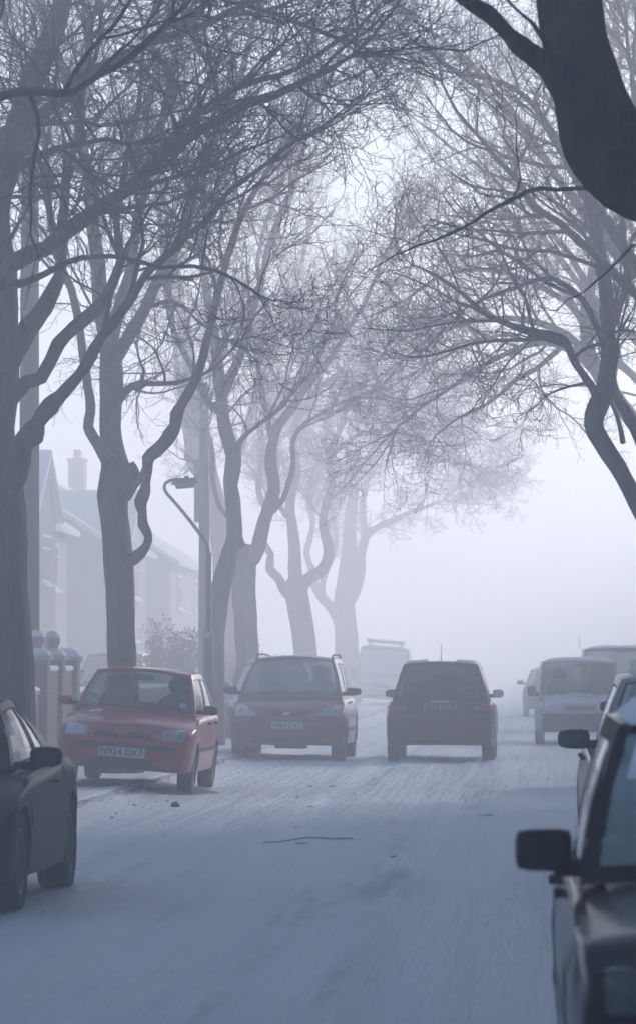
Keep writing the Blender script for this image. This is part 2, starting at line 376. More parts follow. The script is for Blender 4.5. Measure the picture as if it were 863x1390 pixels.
def sprout(rng, P, r, out, level, dens, start=0.25, scale=1.0, minr=0.0035):
    """side shoots along a polyline, recursively; out collects (pts, radii)"""
    seg = np.linalg.norm(np.diff(P, axis=0), axis=1); cum = np.concatenate([[0], np.cumsum(seg)]); tot = cum[-1]
    spacing = {0: 0.40, 1: 0.20, 2: 0.13, 3: 0.13}[level] / dens
    s = tot * start + rng.uniform(0, spacing)
    while s < tot:
        i = min(np.searchsorted(cum, s) - 1, len(P) - 2); f = (s - cum[i]) / (seg[i] + 1e-9)
        p = P[i] * (1 - f) + P[i + 1] * f; rr = r[i] * (1 - f) + r[i + 1] * f
        d = (P[i + 1] - P[i]) / (seg[i] + 1e-9)
        a = rng.uniform(0.5, 1.15); nd = d * math.cos(a) + perp(rng, d) * math.sin(a)
        if level == 0: nd[2] += 0.25
        rem = 1 - 0.55 * s / tot
        Lc = {0: rng.uniform(1.3, 2.9), 1: rng.uniform(0.7, 1.5), 2: rng.uniform(0.35, 0.95), 3: rng.uniform(0.12, 0.36)}[level] * rem * scale
        Lc = min(Lc, max(.12, rr * (75 if level == 0 else 110)))
        rc = max(minr, min(rr * 0.62, {0: 0.026, 1: 0.0115, 2: 0.0062, 3: 0.004}[level] * (0.6 + 0.6 * rem)))
        n = {0: 10, 1: 8, 2: 6, 3: 4}[level]
        bp, br = branch(rng, p, nd, Lc, rc, n, wig=0.15 if level < 2 else 0.21, up=0.04, r1=max(minr * 0.7, rc * 0.35))
        out.append((bp, br))
        if level < 3: sprout(rng, bp, br, out, level + 1, dens, 0.12, scale, minr)
        s += spacing * rng.uniform(0.55, 1.45)

def knobbly(V, seed, amp, base_z=0.0):
    """lumps and root flare on a trunk mesh"""
    out = V.copy()
    for i, p in enumerate(V):
        q = Vector((p[0] * 2.2, p[1] * 2.2, p[2] * 1.6 + seed))
        n = noise.noise_vector(q) * amp + noise.noise_vector(q * 3.1) * amp * 0.4
        out[i] = p + np.array(n)
    return out

TREE_COUNT = [0]
def far_scale(T, k):
    return [(P, [v * k for v in r]) for P, r in T]

def make_tree(X, Y, trunks, twiggy, seed, label, dens=1.0, bark='bark', group='street trees in two rows', twscale=1.0, amp=0.03, minr=0.0035, leaves=0, lv=0):
    """trunks: solid limbs (pts, radii) in world space; twiggy: index list of limbs that carry shoots"""
    rng = np.random.default_rng(seed)
    t = empty('street_tree', label, 'tree', (X, Y, 0.1), group=group)
    org = np.array([X, Y, 0.1])
    polys = []; crown = []
    for k, (P, r) in enumerate(trunks):
        Ps, rs = spline(P, r, 0.15)
        polys.append((Ps, rs))
        if k in twiggy:
            sprout(rng, Ps, rs, crown, 0, dens, twiggy[k], twscale, minr)
            # end of the limb breaks into forks
            d = Ps[-1] - Ps[-3]
            for q in range(4):
                bp, br = branch(rng, Ps[-1], d / np.linalg.norm(d) + rng.normal(0, 0.4, 3), min(rng.uniform(1.6, 3.0) * twscale, max(.25, rs[-1] * 75)), rs[-1] * 0.8, 12, 0.12, 0.02)
                crown.append((bp, br)); sprout(rng, bp, br, crown, 1, dens, 0.1, twscale, minr)
    V, Q = tubes(polys)
    V = knobbly(V, seed * 3.7, amp) - org
    quad_mesh_obj('trunk', V, Q, M[bark], t)
    if crown:
        V, Q = tubes(crown)
        quad_mesh_obj('crown', V - org, Q, M['twig'], t)
    if leaves:
        tips = [c[0][-1] for c in crown if c[1][0] < 0.009]
        idx = rng.choice(len(tips), leaves)
        vs, qs = [], []
        for i in idx:
            c = tips[i] - org + rng.normal(0, 0.05, 3) - np.array([0, 0, 0.05]); a = rng.normal(0, 1, 3); a /= np.linalg.norm(a); b = perp(rng, a)
            s = rng.uniform(0.02, 0.045); k = len(vs)
            vs += [c - a * s, c + b * s * 0.7, c + a * s * 1.2, c - b * s * 0.7 + np.cross(a, b) * s * 0.4]; qs.append([k, k + 1, k + 2, k + 3])
        quad_mesh_obj('withered_leaves', np.array(vs), np.array(qs), M['leaf'], t)
    return t

def px(path, depth, dz=0.0, d0=0.0):
    """traced path -> world points; the limb leans from depth+d0 to depth+dz (metres)"""
    n = len(path)
    return [np.array(at(x, y, depth + d0 + (dz - d0) * (i / max(1, n - 1)))) for i, (x, y) in enumerate(path)]

def base(x, depth, path):
    """prefix a ground point below the first traced point"""
    g = np.array(at(x, 904, depth)); g[2] = 0.05
    return [g] + path

def ext(rng, P, L, up=0.25, side=(0, 0, 0), n=4):
    """carry a traced limb on beyond where the picture shows it"""
    d = P[-1] - P[-2]; d /= np.linalg.norm(d); Q = list(P); q = P[-1]
    for k in range(n):
        d = d + np.array([0, 0, up * 0.3]) + np.array(side) * 0.3 + rng.normal(0, 0.08, 3); d /= np.linalg.norm(d)
        q = q + d * L / n; Q.append(q)
    return Q
rg = np.random.default_rng(5)

# --- nearest left tree (only its edge and limbs in view)
D = 40
t1 = []
t1.append((base(-14, D, px([(-12, 900), (-18, 700), (-22, 600), (-14, 520), (-6, 440), (-8, 350), (-12, 280), (10, 215), (38, 130), (64, 70), (86, 0), (100, -60)], D, 0.8)),
           [.50, .40, .385, .32, .29, .24, .20, .19, .16, .13, .12, .10, .07]))
t1.append((px([(-6, 690), (16, 650), (30, 605), (44, 592), (52, 575), (66, 553), (82, 540), (110, 508), (122, 485), (136, 457), (153, 440), (165, 424), (179, 403), (194, 377), (222, 350), (250, 322), (280, 298), (302, 268), (325, 250), (362, 222), (402, 190)], D, -2.5),
           [.12, .13, .10, .12, .075, .10, .065, .055, .062, .048, .055, .044, .044, .04, .037, .034, .03, .028, .024, .02, .015]))
t1.append((px([(-10, 560), (10, 545), (34, 520), (54, 512), (78, 467), (102, 444), (127, 424), (145, 402), (158, 372), (163, 347), (160, 300), (166, 240), (180, 180), (190, 110), (196, 40)], D, 2.0),
           [.12, .10, .08, .072, .07, .065, .07, .06, .05, .042, .038, .034, .03, .026, .02]))
t1.append((px([(0, 520), (18, 482), (38, 446), (61, 418), (74, 385), (84, 355), (85, 325), (84, 298), (89, 263), (97, 215), (112, 150), (120, 60)], D, 3),
           [.10, .10, .10, .085, .07, .06, .06, .055, .05, .04, .035, .03]))
t1.append((px([(-25, 382), (0, 367), (60, 338), (100, 305), (150, 270), (190, 243), (230, 205), (290, 165), (340, 140), (390, 118), (432, 98), (480, 72)], D, -4, -.5),
           [.10, .085, .08, .075, .065, .058, .055, .05, .045, .035, .03, .02]))
t1.append((px([(-30, 400), (0, 394), (40, 376), (75, 361), (110, 352), (150, 350), (182, 356), (215, 363), (260, 361), (295, 367), (320, 379), (345, 391), (368, 408), (395, 411)], D, -6, -2),
           [.06, .045, .035, .03, .026, .024, .022, .02, .018, .016, .014, .011, .008, .005]))
t1.append((px([(-30, 250), (0, 240), (50, 215), (95, 195), (130, 188), (170, 192), (215, 190)], D, -5, -2), [.05, .045, .04, .03, .024, .02, .012]))
t1.append((px([(-20, 200), (10, 180), (50, 160), (85, 130), (130, 95), (200, 60), (270, 35), (330, 5)], D, -2), [.10, .09, .07, .06, .05, .045, .04, .03]))
t1.append((px([(190, 243), (225, 195), (270, 150), (330, 118), (400, 92), (470, 45), (520, 5)], D, -3, -2), [.04, .035, .032, .03, .025, .02, .015]))
make_tree(-5.35, D, t1, {0: .6, 1: .45, 2: .45, 3: .4, 4: .15, 5: .55, 6: .2, 7: .1, 8: .1}, 11, 'big dark bare tree cut off by the left edge, beside the black car', dens=1.0, amp=.035)

# --- a nearer left tree whose boughs hang into the upper left corner
D = 29
P0 = np.array([-5.3, D, 0.0])
t0 = [([P0, P0 + [0, 0, 2.2], P0 + [.1, 0.1, 3.6]], [.42, .34, .30]),
      ([P0 + [.1, .1, 3.5], P0 + [.5, .3, 4.6]] + px([(-120, 170), (-40, 140), (0, 131), (45, 127), (85, 129), (112, 117), (140, 100), (168, 84), (190, 62), (215, 35), (245, 12), (275, -12)], D + 1, -2), [.2, .14, .07, .045, .035, .028, .026, .025, .024, .022, .02, .018, .016, .012]),
      ([P0 + [.1, .1, 3.5], P0 + [.3, .6, 5.0], P0 + [.9, .2, 6.4], P0 + [1.5, -.3, 7.6], P0 + [2.6, -.6, 8.6], P0 + [4.2, -.4, 9.2]], [.2, .16, .12, .09, .06, .03]),
      ([P0 + [.1, .1, 3.5], P0 + [-.7, -.3, 5.0], P0 + [-.9, -.8, 7.0], P0 + [-1.2, -1.3, 9.4]], [.2, .14, .10, .04]),
      (px([(85, 129), (120, 70), (150, 40), (175, 0), (190, -40)], D, 0, -1), [.022, .02, .018, .015, .01])]
make_tree(-5.3, D, t0, {1: .35, 2: .3, 3: .4, 4: .1}, 12, 'nearest left tree, its thin black boughs hanging into the top left corner', dens=.62)

# --- second left tree: knobbly trunk with the elbow limb
D = 52
t2 = []
t2.append((base(167, D, px([(166, 905), (165, 850), (162, 800), (160, 760), (155, 700), (153, 675), (159, 645), (155, 615), (150, 580), (150, 540), (151, 505), (146, 470), (140, 430), (134, 380), (128, 320), (120, 240), (106, 160), (86, 90), (60, 20)], D, 1.0)),
           [.29, .185, .19, .195, .205, .19, .20, .215, .165, .15, .15, .16, .12, .11, .10, .09, .08, .07, .06, .05]))
t2.append((px([(158, 668), (172, 655), (180, 642), (176, 628)], D, -.1), [.10, .11, .09, .04]))
t2.append((px([(162, 765), (182, 757), (197, 742), (200, 728), (194, 712), (193, 695), (190, 682), (196, 668), (199, 655), (201, 640), (200, 622), (211, 613), (222, 603), (231, 592), (238, 578), (240, 562), (246, 550), (256, 533), (268, 508), (278, 470), (288, 430), (300, 380), (318, 320), (345, 260), (390, 190), (440, 120)], D, -2.5),
           [.09, .085, .06, .055, .065, .06, .085, .075, .06, .06, .075, .085, .08, .095, .075, .085, .065, .06, .06, .055, .05, .045, .04, .035, .03, .02]))
t2.append((px([(170, 676), (182, 658), (192, 648), (198, 634), (203, 620)], D, -.6, .1), [.07, .06, .055, .055, .06]))
t2.append((px([(150, 630), (138, 612), (127, 595), (119, 580), (122, 560), (122, 540), (118, 512), (112, 480), (108, 440), (96, 390), (78, 340), (66, 280), (60, 200), (40, 120)], D, 1.5),
           [.12, .085, .07, .07, .065, .06, .06, .06, .055, .055, .05, .045, .04, .03]))
t2.append((px([(155, 545), (169, 533), (185, 523), (209, 519), (236, 519), (262, 512), (290, 500), (320, 470)], D, -1.5, 0), [.08, .06, .045, .035, .03, .025, .02, .015]))
t2.append((px([(152, 490), (172, 460), (196, 420), (220, 370), (250, 310), (270, 240), (300, 170), (330, 90), (350, 10)], D, 2.5), [.11, .09, .08, .07, .065, .055, .05, .04, .03]))
t2.append((px([(148, 475), (158, 430), (176, 370), (186, 300), (205, 220), (228, 140), (240, 60), (262, -20)], D, -1.5), [.10, .085, .07, .065, .055, .05, .04, .03]))
t2.append((px([(196, 420), (235, 408), (275, 440), (300, 460), (345, 458), (390, 470)], D, -3, 1), [.035, .028, .024, .02, .015, .008]))
make_tree(-5.2, D, t2, {0: .5, 2: .6, 4: .45, 5: .2, 6: .25, 7: .3, 8: .2}, 22, 'knobbly pollarded tree behind the small red hatchback, with a crooked elbow limb', dens=.95, amp=.03)

# --- third left tree: slender leaning trunk by the lamp
D = 70
t3 = []
t3.append((base(286, D, px([(290, 925), (292, 855), (298, 810), (305, 776), (312, 750), (318, 730), (317, 705), (316, 677), (313, 650), (315, 618), (306, 585), (303, 560), (299, 524), (295, 490), (288, 440), (278, 380), (270, 310), (255, 230), (245, 150)], D, 1)),
           [.26, .17, .155, .16, .165, .14, .13, .125, .13, .115, .12, .12, .10, .095, .10, .08, .07, .06, .05, .04]))
t3.append((px([(318, 655), (323, 630), (324, 606), (332, 592), (346, 580), (372, 560), (400, 530), (430, 490), (455, 430)], D, -2), [.07, .06, .05, .04, .035, .035, .03, .025, .02]))
t3.append((px([(300, 540), (318, 500), (336, 450), (352, 390), (370, 320), (396, 250), (420, 170)], D, 2), [.09, .08, .065, .06, .05, .04, .03]))
t3.append((px([(303, 560), (284, 548), (262, 500), (240, 460), (226, 400), (220, 330), (212, 250)], D, 1), [.08, .06, .055, .05, .045, .04, .03]))
t3.append((px([(320, 730), (330, 744)], D, 0), [.09, .06]))
make_tree(-5.4, D, far_scale(t3, 1.077), {0: .5, 1: .3, 2: .3, 3: .35}, 33, 'slender leaning tree standing right beside the street lamp', dens=1.0, amp=.022)

# --- broad pale tree behind it
D = 112
t3b = []
t3b.append((base(308, D, px([(306, 900), (304, 820), (301, 752), (295, 700), (282, 655), (274, 610), (268, 560), (259, 510), (250, 450), (240, 380), (226, 300)], D, 1)), [.34, .24, .22, .21, .25, .26, .25, .21, .17, .14, .11, .07]))
t3b.append((px([(285, 660), (262, 630), (255, 590), (246, 530), (238, 470)], D, 1.5), [.14, .12, .10, .08, .06]))
t3b.append((px([(300, 740), (318, 700), (312, 650), (330, 600), (346, 540), (370, 470), (398, 400), (420, 310)], D, -2), [.10, .09, .08, .08, .07, .06, .05, .04]))
make_tree(-8.2, D, far_scale(t3b, 1.302), {0: .55, 1: .4, 2: .4}, 37, 'broad pale trunk seen just behind the slender leaning tree', dens=.55, amp=.03, minr=.005)

# --- fourth: stump-like pollard with one long curved limb
D = 84
t4 = []
t4.append((base(336, D, px([(336, 905), (334, 850), (332, 800), (331, 776), (331, 758), (335, 746), (337, 739)], D, 0)), [.32, .225, .22, .225, .235, .23, .16, .04]))
t4.append((px([(326, 770), (324, 752), (329, 742)], D, .3), [.10, .12, .08]))
t4.append((px([(336, 765), (349, 748), (356, 722), (362, 697), (370, 676), (373, 655), (368, 634), (367, 615), (369, 600), (374, 582), (385, 566), (400, 548), (420, 520), (452, 480), (490, 420), (520, 350)], D, -2), [.15, .14, .13, .125, .12, .12, .12, .11, .10, .10, .09, .08, .065, .055, .04, .03]))
t4.append((px([(362, 700), (378, 686), (389, 665), (397, 630), (397, 600), (409, 580), (428, 566), (460, 548), (500, 540), (545, 548)], D, 1.5), [.07, .06, .055, .05, .045, .045, .04, .035, .03, .02]))
t4.append((px([(329, 748), (318, 710), (300, 690), (290, 660), (288, 610), (280, 560), (300, 500)], D, 1.5), [.08, .06, .05, .05, .045, .04, .03]))
t4.append((px([(369, 600), (360, 560), (352, 500), (360, 430), (350, 350), (372, 270)], D, 1), [.06, .055, .05, .045, .04, .03]))
make_tree(-5.85, D, far_scale(t4, 1.120), {2: .5, 3: .45, 4: .4, 5: .3}, 44, 'stump-headed pollard tree behind the people carrier, one long curved limb rising from it', dens=1.0, amp=.03, minr=.0045, leaves=260)

# --- fifth and sixth left trees
D = 118
t5 = []
t5.append((base(420, D, px([(414, 882), (408, 835), (402, 800), (404, 785)], D, 0)), [.36, .28, .27, .28, .2]))
t5.append((px([(406, 815), (390, 806), (378, 785), (366, 772), (368, 752), (358, 736), (362, 700), (350, 660), (356, 610), (345, 550), (350, 480)], D, 1), [.16, .13, .11, .11, .09, .085, .07, .07, .06, .05, .04]))
t5.append((px([(403, 800), (400, 765), (399, 736), (395, 705), (393, 680), (404, 640), (398, 590), (410, 530), (405, 460)], D, 1), [.18, .15, .13, .12, .11, .10, .08, .07, .05]))
t5.append((px([(407, 798), (418, 786), (435, 776), (446, 752), (440, 720), (441, 690), (450, 655), (446, 620), (462, 580), (480, 530), (520, 480)], D, -2), [.17, .15, .14, .13, .11, .10, .09, .08, .07, .06, .04]))
t5.append((px([(395, 705), (382, 690), (372, 660), (376, 620), (366, 570)], D, -1), [.08, .07, .06, .05, .04]))
t5.append((px([(448, 622), (478, 596), (520, 584), (565, 592), (605, 612), (640, 632)], D, -1.5), [.06, .05, .04, .035, .025, .015]))
t5.append((px([(405, 560), (440, 520), (490, 500), (540, 505), (580, 530)], D, 1.5), [.07, .055, .045, .035, .02]))
make_tree(-6.5, D, far_scale(t5, 1.242), {5: .2, 6: .2, 1: .3, 2: .3, 3: .3, 4: .3}, 55, 'pale many-stemmed tree rising behind the right end of the people carrier roof', dens=1.0, amp=.04, minr=.008)
D = 155
t6 = []
t6.append((base(474, D, px([(471, 882), (469, 845), (467, 820), (470, 790), (472, 770), (474, 736), (476, 697), (480, 660), (474, 610), (486, 550), (490, 480)], D, 0)), [.42, .34, .33, .31, .27, .25, .20, .17, .15, .12, .10, .07]))
t6.append((px([(466, 850), (452, 828), (438, 812), (428, 795), (424, 775), (417, 750), (424, 710), (418, 670), (430, 620)], D, 1), [.18, .16, .15, .13, .12, .10, .09, .07, .05]))
t6.append((px([(470, 822), (482, 800), (488, 775), (490, 750), (497, 728), (512, 716), (530, 708), (560, 694), (600, 680)], D, -2), [.2, .18, .16, .15, .12, .10, .09, .07, .04]))
t6.append((px([(497, 728), (492, 690), (498, 650), (510, 600), (530, 560)], D, -1), [.12, .10, .08, .07, .05]))
t6.append((px([(438, 812), (440, 780), (452, 752), (455, 715), (446, 670)], D, 1), [.10, .09, .08, .07, .05]))
t6.append((px([(480, 650), (515, 622), (560, 612), (610, 625), (655, 650)], D, -1.5), [.09, .07, .055, .04, .02]))
t6.append((px([(476, 605), (500, 560), (550, 545), (610, 560), (660, 590)], D, 1.5), [.09, .07, .055, .04, .02]))
make_tree(-7.0, D, far_scale(t6, 1.336), {5: .2, 6: .2, 0: .5, 1: .5, 2: .4, 3: .3, 4: .4}, 66, 'palest traceable tree of the left row, forking low behind the far white van', dens=1.0, amp=.05, minr=.010)

# --- right-hand near tree: dark limb in the top right corner
D = 21
bx = np.array([3.0, D + .3, 0.05])
r1 = []
r1.append(([bx, bx + [-.05, 0, 1.0], bx + [-.25, 0, 2.0], bx + [-.8, -.1, 2.9]] + px([(1010, 350), (930, 285), (868, 262), (828, 232), (806, 195), (800, 160), (792, 120), (782, 80), (775, 40), (768, 0), (760, -60), (740, -140)], D, .5),
           [.40, .32, .30, .26, .2, .165, .155, .15, .15, .165, .17, .17, .17, .165, .16, .14, .12]))
r1.append((px([(800, 140), (770, 110), (748, 88), (728, 74), (702, 54), (690, 44), (660, 18), (640, 5), (600, -25), (550, -60)], D, -.4), [.14, .10, .075, .055, .052, .04, .043, .04, .035, .03]))
r1.append((px([(950, 150), (900, 190), (868, 188), (845, 165), (825, 130), (812, 90), (800, 40), (792, -30), (780, -120)], D, .6, .3), [.16, .14, .13, .12, .11, .11, .10, .09, .07]))
r1.append((px([(1000, 330), (940, 250), (900, 235), (866, 225), (840, 215)], D, -.1, .1), [.14, .12, .11, .09, .07]))
r1.append((px([(748, 88), (740, 60), (722, 30), (690, 5), (660, -30)], D, -.8, -.2), [.018, .014, .012, .01, .006]))
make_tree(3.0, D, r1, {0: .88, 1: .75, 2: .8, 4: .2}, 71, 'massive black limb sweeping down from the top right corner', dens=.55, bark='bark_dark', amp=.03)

# --- second right tree, trunk leaning in from the right edge
D = 50
bx = np.array([3.1, D, 0.05])
r2 = []
r2.append(([bx, bx + [-.25, 0, 1.0], bx + [-.9, 0, 2.3]] + px([(892, 725), (863, 680), (839, 634), (817, 600), (806, 575), (812, 551), (822, 525), (826, 487), (825, 450), (824, 411), (817, 360), (811, 326), (800, 270), (790, 220), (780, 150), (776, 80), (770, 0)], D, .5),
           [.32, .25, .20, .135, .12, .11, .115, .12, .125, .12, .10, .095, .09, .08, .075, .065, .06, .05, .04, .03]))
r2.append((px([(813, 545), (805, 528), (795, 515), (786, 500), (780, 491), (772, 474), (765, 461), (745, 453), (711, 447), (680, 436), (661, 426), (640, 410), (626, 398), (591, 372), (560, 360)], D, -2.5), [.08, .06, .055, .05, .05, .045, .045, .04, .038, .034, .03, .028, .025, .02, .012]))
r2.append((px([(863, 690), (880, 640), (862, 580), (848, 556), (836, 535), (828, 505), (822, 470), (835, 430), (850, 380), (845, 300), (862, 200), (858, 100)], D, 1.2, .6), [.10, .09, .075, .07, .065, .06, .06, .055, .05, .045, .04, .03]))
r2.append((px([(845, 600), (838, 570), (828, 545)], D, .4, .2), [.035, .03, .025]))
r2.append((px([(852, 575), (843, 548), (833, 525), (823, 500)], D, .9, .5), [.03, .03, .028, .025]))
r2.append((px([(915, 470), (880, 420), (863, 401), (845, 382), (821, 361), (800, 338), (781, 321), (760, 302), (731, 286), (715, 266), (701, 246), (671, 211), (651, 186), (620, 150), (600, 110)], D, -3), [.08, .07, .06, .06, .055, .05, .05, .045, .045, .04, .038, .03, .025, .02, .015]))
r2.append((px([(900, 410), (863, 361), (831, 311), (810, 285), (791, 261), (780, 240), (771, 221), (751, 186), (738, 165), (726, 145), (700, 120), (660, 105), (620, 98), (585, 70)], D, 1.5), [.085, .08, .075, .07, .065, .055, .055, .05, .045, .04, .035, .03, .025, .015]))
r2.append((px([(822, 470), (808, 440), (790, 405), (765, 385), (740, 378), (700, 388), (668, 400), (630, 420)], D, -1.5), [.05, .045, .04, .035, .03, .025, .02, .012]))
r2.append((px([(800, 518), (770, 524), (745, 535), (730, 548), (715, 560)], D, -1, -.5), [.02, .015, .012, .01, .006]))
make_tree(3.1, D, r2, {0: .5, 1: .25, 2: .5, 5: .2, 6: .25, 7: .15, 8: .2}, 72, 'leaning bare tree coming in from the right edge above the parked cars', dens=1.0, amp=.025)

# right tree beyond it: a fan of boughs reaching low over the road
D = 71
bx = np.array([3.5, D, 0.05])
r4 = [([bx, bx + [-.2, 0, 1.2], bx + [-.6, 0, 2.6]] + px([(905, 660), (872, 590), (835, 540), (815, 510), (800, 480), (795, 440), (800, 390), (812, 330), (818, 260), (812, 180), (820, 100)], D), [.3, .25, .2, .17, .15, .14, .14, .12, .11, .10, .09, .075, .06, .05]),
      (px([(815, 510), (790, 486), (762, 468), (725, 466), (690, 478), (650, 500), (610, 528), (575, 550), (540, 580)], D, -2), [.09, .08, .07, .06, .05, .045, .035, .03, .02]),
      (px([(800, 485), (770, 455), (735, 440), (690, 432), (640, 436), (590, 455), (550, 485)], D, 1.5), [.08, .07, .06, .05, .045, .035, .02]),
      (px([(762, 470), (735, 495), (700, 515), (665, 545), (625, 565), (590, 592)], D, -2.5), [.05, .045, .04, .03, .025, .015]),
      (px([(797, 450), (775, 415), (735, 390), (690, 372), (640, 366), (590, 380), (545, 410)], D, -1), [.07, .06, .055, .045, .04, .03, .02]),
      (px([(725, 467), (690, 455), (650, 462), (610, 480), (570, 500)], D, -.5), [.04, .035, .03, .025, .015]),
      (px([(800, 395), (770, 340), (735, 300), (700, 240), (680, 170), (640, 110)], D, 2), [.07, .06, .05, .045, .035, .025]),
      (px([(812, 330), (845, 280), (870, 200), (885, 100)], D, 1), [.06, .05, .045, .03])]
make_tree(3.5, D, r4, {0: .5, 1: .2, 2: .2, 3: .2, 4: .2, 5: .2, 6: .3, 7: .3}, 74, 'right-row tree behind the leaning one, a low fan of fine boughs over the road', dens=.95, amp=.025, minr=.0042)

# a mid-distance thin bough over the road, from a right tree between the two
D = 33
bx = np.array([3.1, D, 0.05])
r3 = [([bx, bx + [0, 0, 1.2], bx + [-.1, .1, 2.6], bx + [.1, 0, 3.6]], [.36, .30, .26, .25]),
      ([bx + [.1, 0, 3.5], bx + [-.4, 0, 4.2]] + px([(900, 262), (840, 258), (781, 256), (731, 256), (700, 266), (681, 276), (655, 292), (631, 306), (605, 320), (581, 331), (558, 340), (535, 346), (515, 360), (495, 371)], D, -3), [.14, .08, .03, .022, .019, .018, .016, .015, .013, .012, .011, .009, .008, .006, .005, .004]),
      ([bx + [.1, 0, 3.5], bx + [-.3, .6, 5.2], bx + [-1.0, .9, 6.8], bx + [-2.2, .6, 8.2], bx + [-3.6, .4, 9.2]], [.16, .12, .09, .07, .03]),
      ([bx + [.1, 0, 3.5], bx + [.7, .3, 5.2], bx + [.9, -.2, 7.4], bx + [1.2, -.2, 9.6]], [.18, .14, .1, .05]),
      (px([(860, 330), (824, 370), (793, 395), (770, 405), (755, 420), (742, 418)], D, -1, -.5), [.012, .01, .008, .006, .005, .004])]
make_tree(3.1, D, r3, {1: .35, 2: .3, 3: .3, 4: .2}, 73, 'right-hand tree whose thin dark bough crosses over the middle of the road', dens=.6)

# --- procedural street trees for the rest of both rows
def vase_tree(X, Y, seed, label, h=12.0, lean=0.0, toward=0.0, dens=.5, minr=.006, tr=.3, fork=2.6, low=False, limbs=5, group='street trees in two rows', twscale=1.15):
    rng = np.random.default_rng(seed)
    b = np.array([X, Y, 0.0]); tops = []
    c = b + [lean * .3, 0, fork * .5]; f = b + [lean, rng.normal(0, .1), fork]
    T = [([b, c, f, f + [0, 0, .15]], [tr * 1.35, tr, tr * .95, tr * .8])]
    tw = {}
    for k in range(limbs):
        a = 2 * math.pi * (k + rng.uniform(-.25, .25)) / limbs
        dv = np.array([math.cos(a) + toward * .8, math.sin(a) * .8, 0]); s = rng.uniform(.75, 1.15)
        hh = h * rng.uniform(.78, 1.0)
        p1 = f + dv * .45 * s + [0, 0, .8]; kink = rng.normal(0, .25, 3)
        p2 = f + dv * 1.0 * s + [0, 0, 2.1] + kink; p3 = f + dv * 1.9 * s + [0, 0, (hh - fork) * .5] + rng.normal(0, .3, 3)
        p4 = f + dv * 3.0 * s + [0, 0, (hh - fork) * .75]; p5 = f + dv * 4.1 * s + [0, 0, (hh - fork) * .93]
        T.append(([f - [0, 0, .1], p1, p2, p3, p4, p5], [tr * .55, tr * .45, tr * .36, tr * .28, tr * .17, tr * .08])); tw[len(T) - 1] = .3
    if low:
        for k in range(3):
            a = rng.uniform(-.8, .8) + (0 if toward > 0 else math.pi)
            dv = np.array([math.cos(a), math.sin(a), 0])
            st = f + [0, 0, 1.2]
            T.append(([st, st + dv * 1.2 + [0, 0, 1.0], st + dv * 2.6 + [0, 0, 1.5], st + dv * 4.2 + [0, 0, 1.3], st + dv * 5.6 + [0, 0, .8]], [tr * .3, tr * .24, tr * .18, tr * .1, tr * .04])); tw[len(T) - 1] = .25
    return make_tree(X, Y, T, tw, seed, label, dens=dens, minr=minr, twscale=twscale, amp=.03, group=group)

for X, Y, sd_, lb in ((4.4, 61, 161, 'tall right-hand tree off the edge whose high fine crown fills the top right'), (4.8, 78, 162, 'tall right-hand tree farther off, its high crown reaching over the middle of the road')):
    vase_tree(X, Y, sd_, lb, h=14.0, toward=-.95, dens=.58, minr=.005, tr=.24, fork=4.2, limbs=7)
# unseen trees added to carry on both rows; their high crowns shade the near street
for i, (X, Y) in enumerate([(-5.4, 16.5), (3.3, 9.5)]):
    vase_tree(X, Y, 141 + i, ['street tree just outside the left edge, level with the boxy black car', 'street tree just outside the right edge, beside the boxy black car'][i],
              toward=(.45 if X < 0 else -.45), dens=.42, minr=.008, tr=.28, fork=3.0, limbs=7, h=13)

# ------------------------------------------------------------------ vehicles
def lerp_tab(tab, y):
    ys_ = [a for a, _ in tab]; vs = [b for _, b in tab]
    return float(np.interp(y, ys_, vs))

def smooth_tab(tab, y, w_=0.10):
    return sum(lerp_tab(tab, y + d) for d in (-w_, -w_ / 2, 0, w_ / 2, w_)) / 5

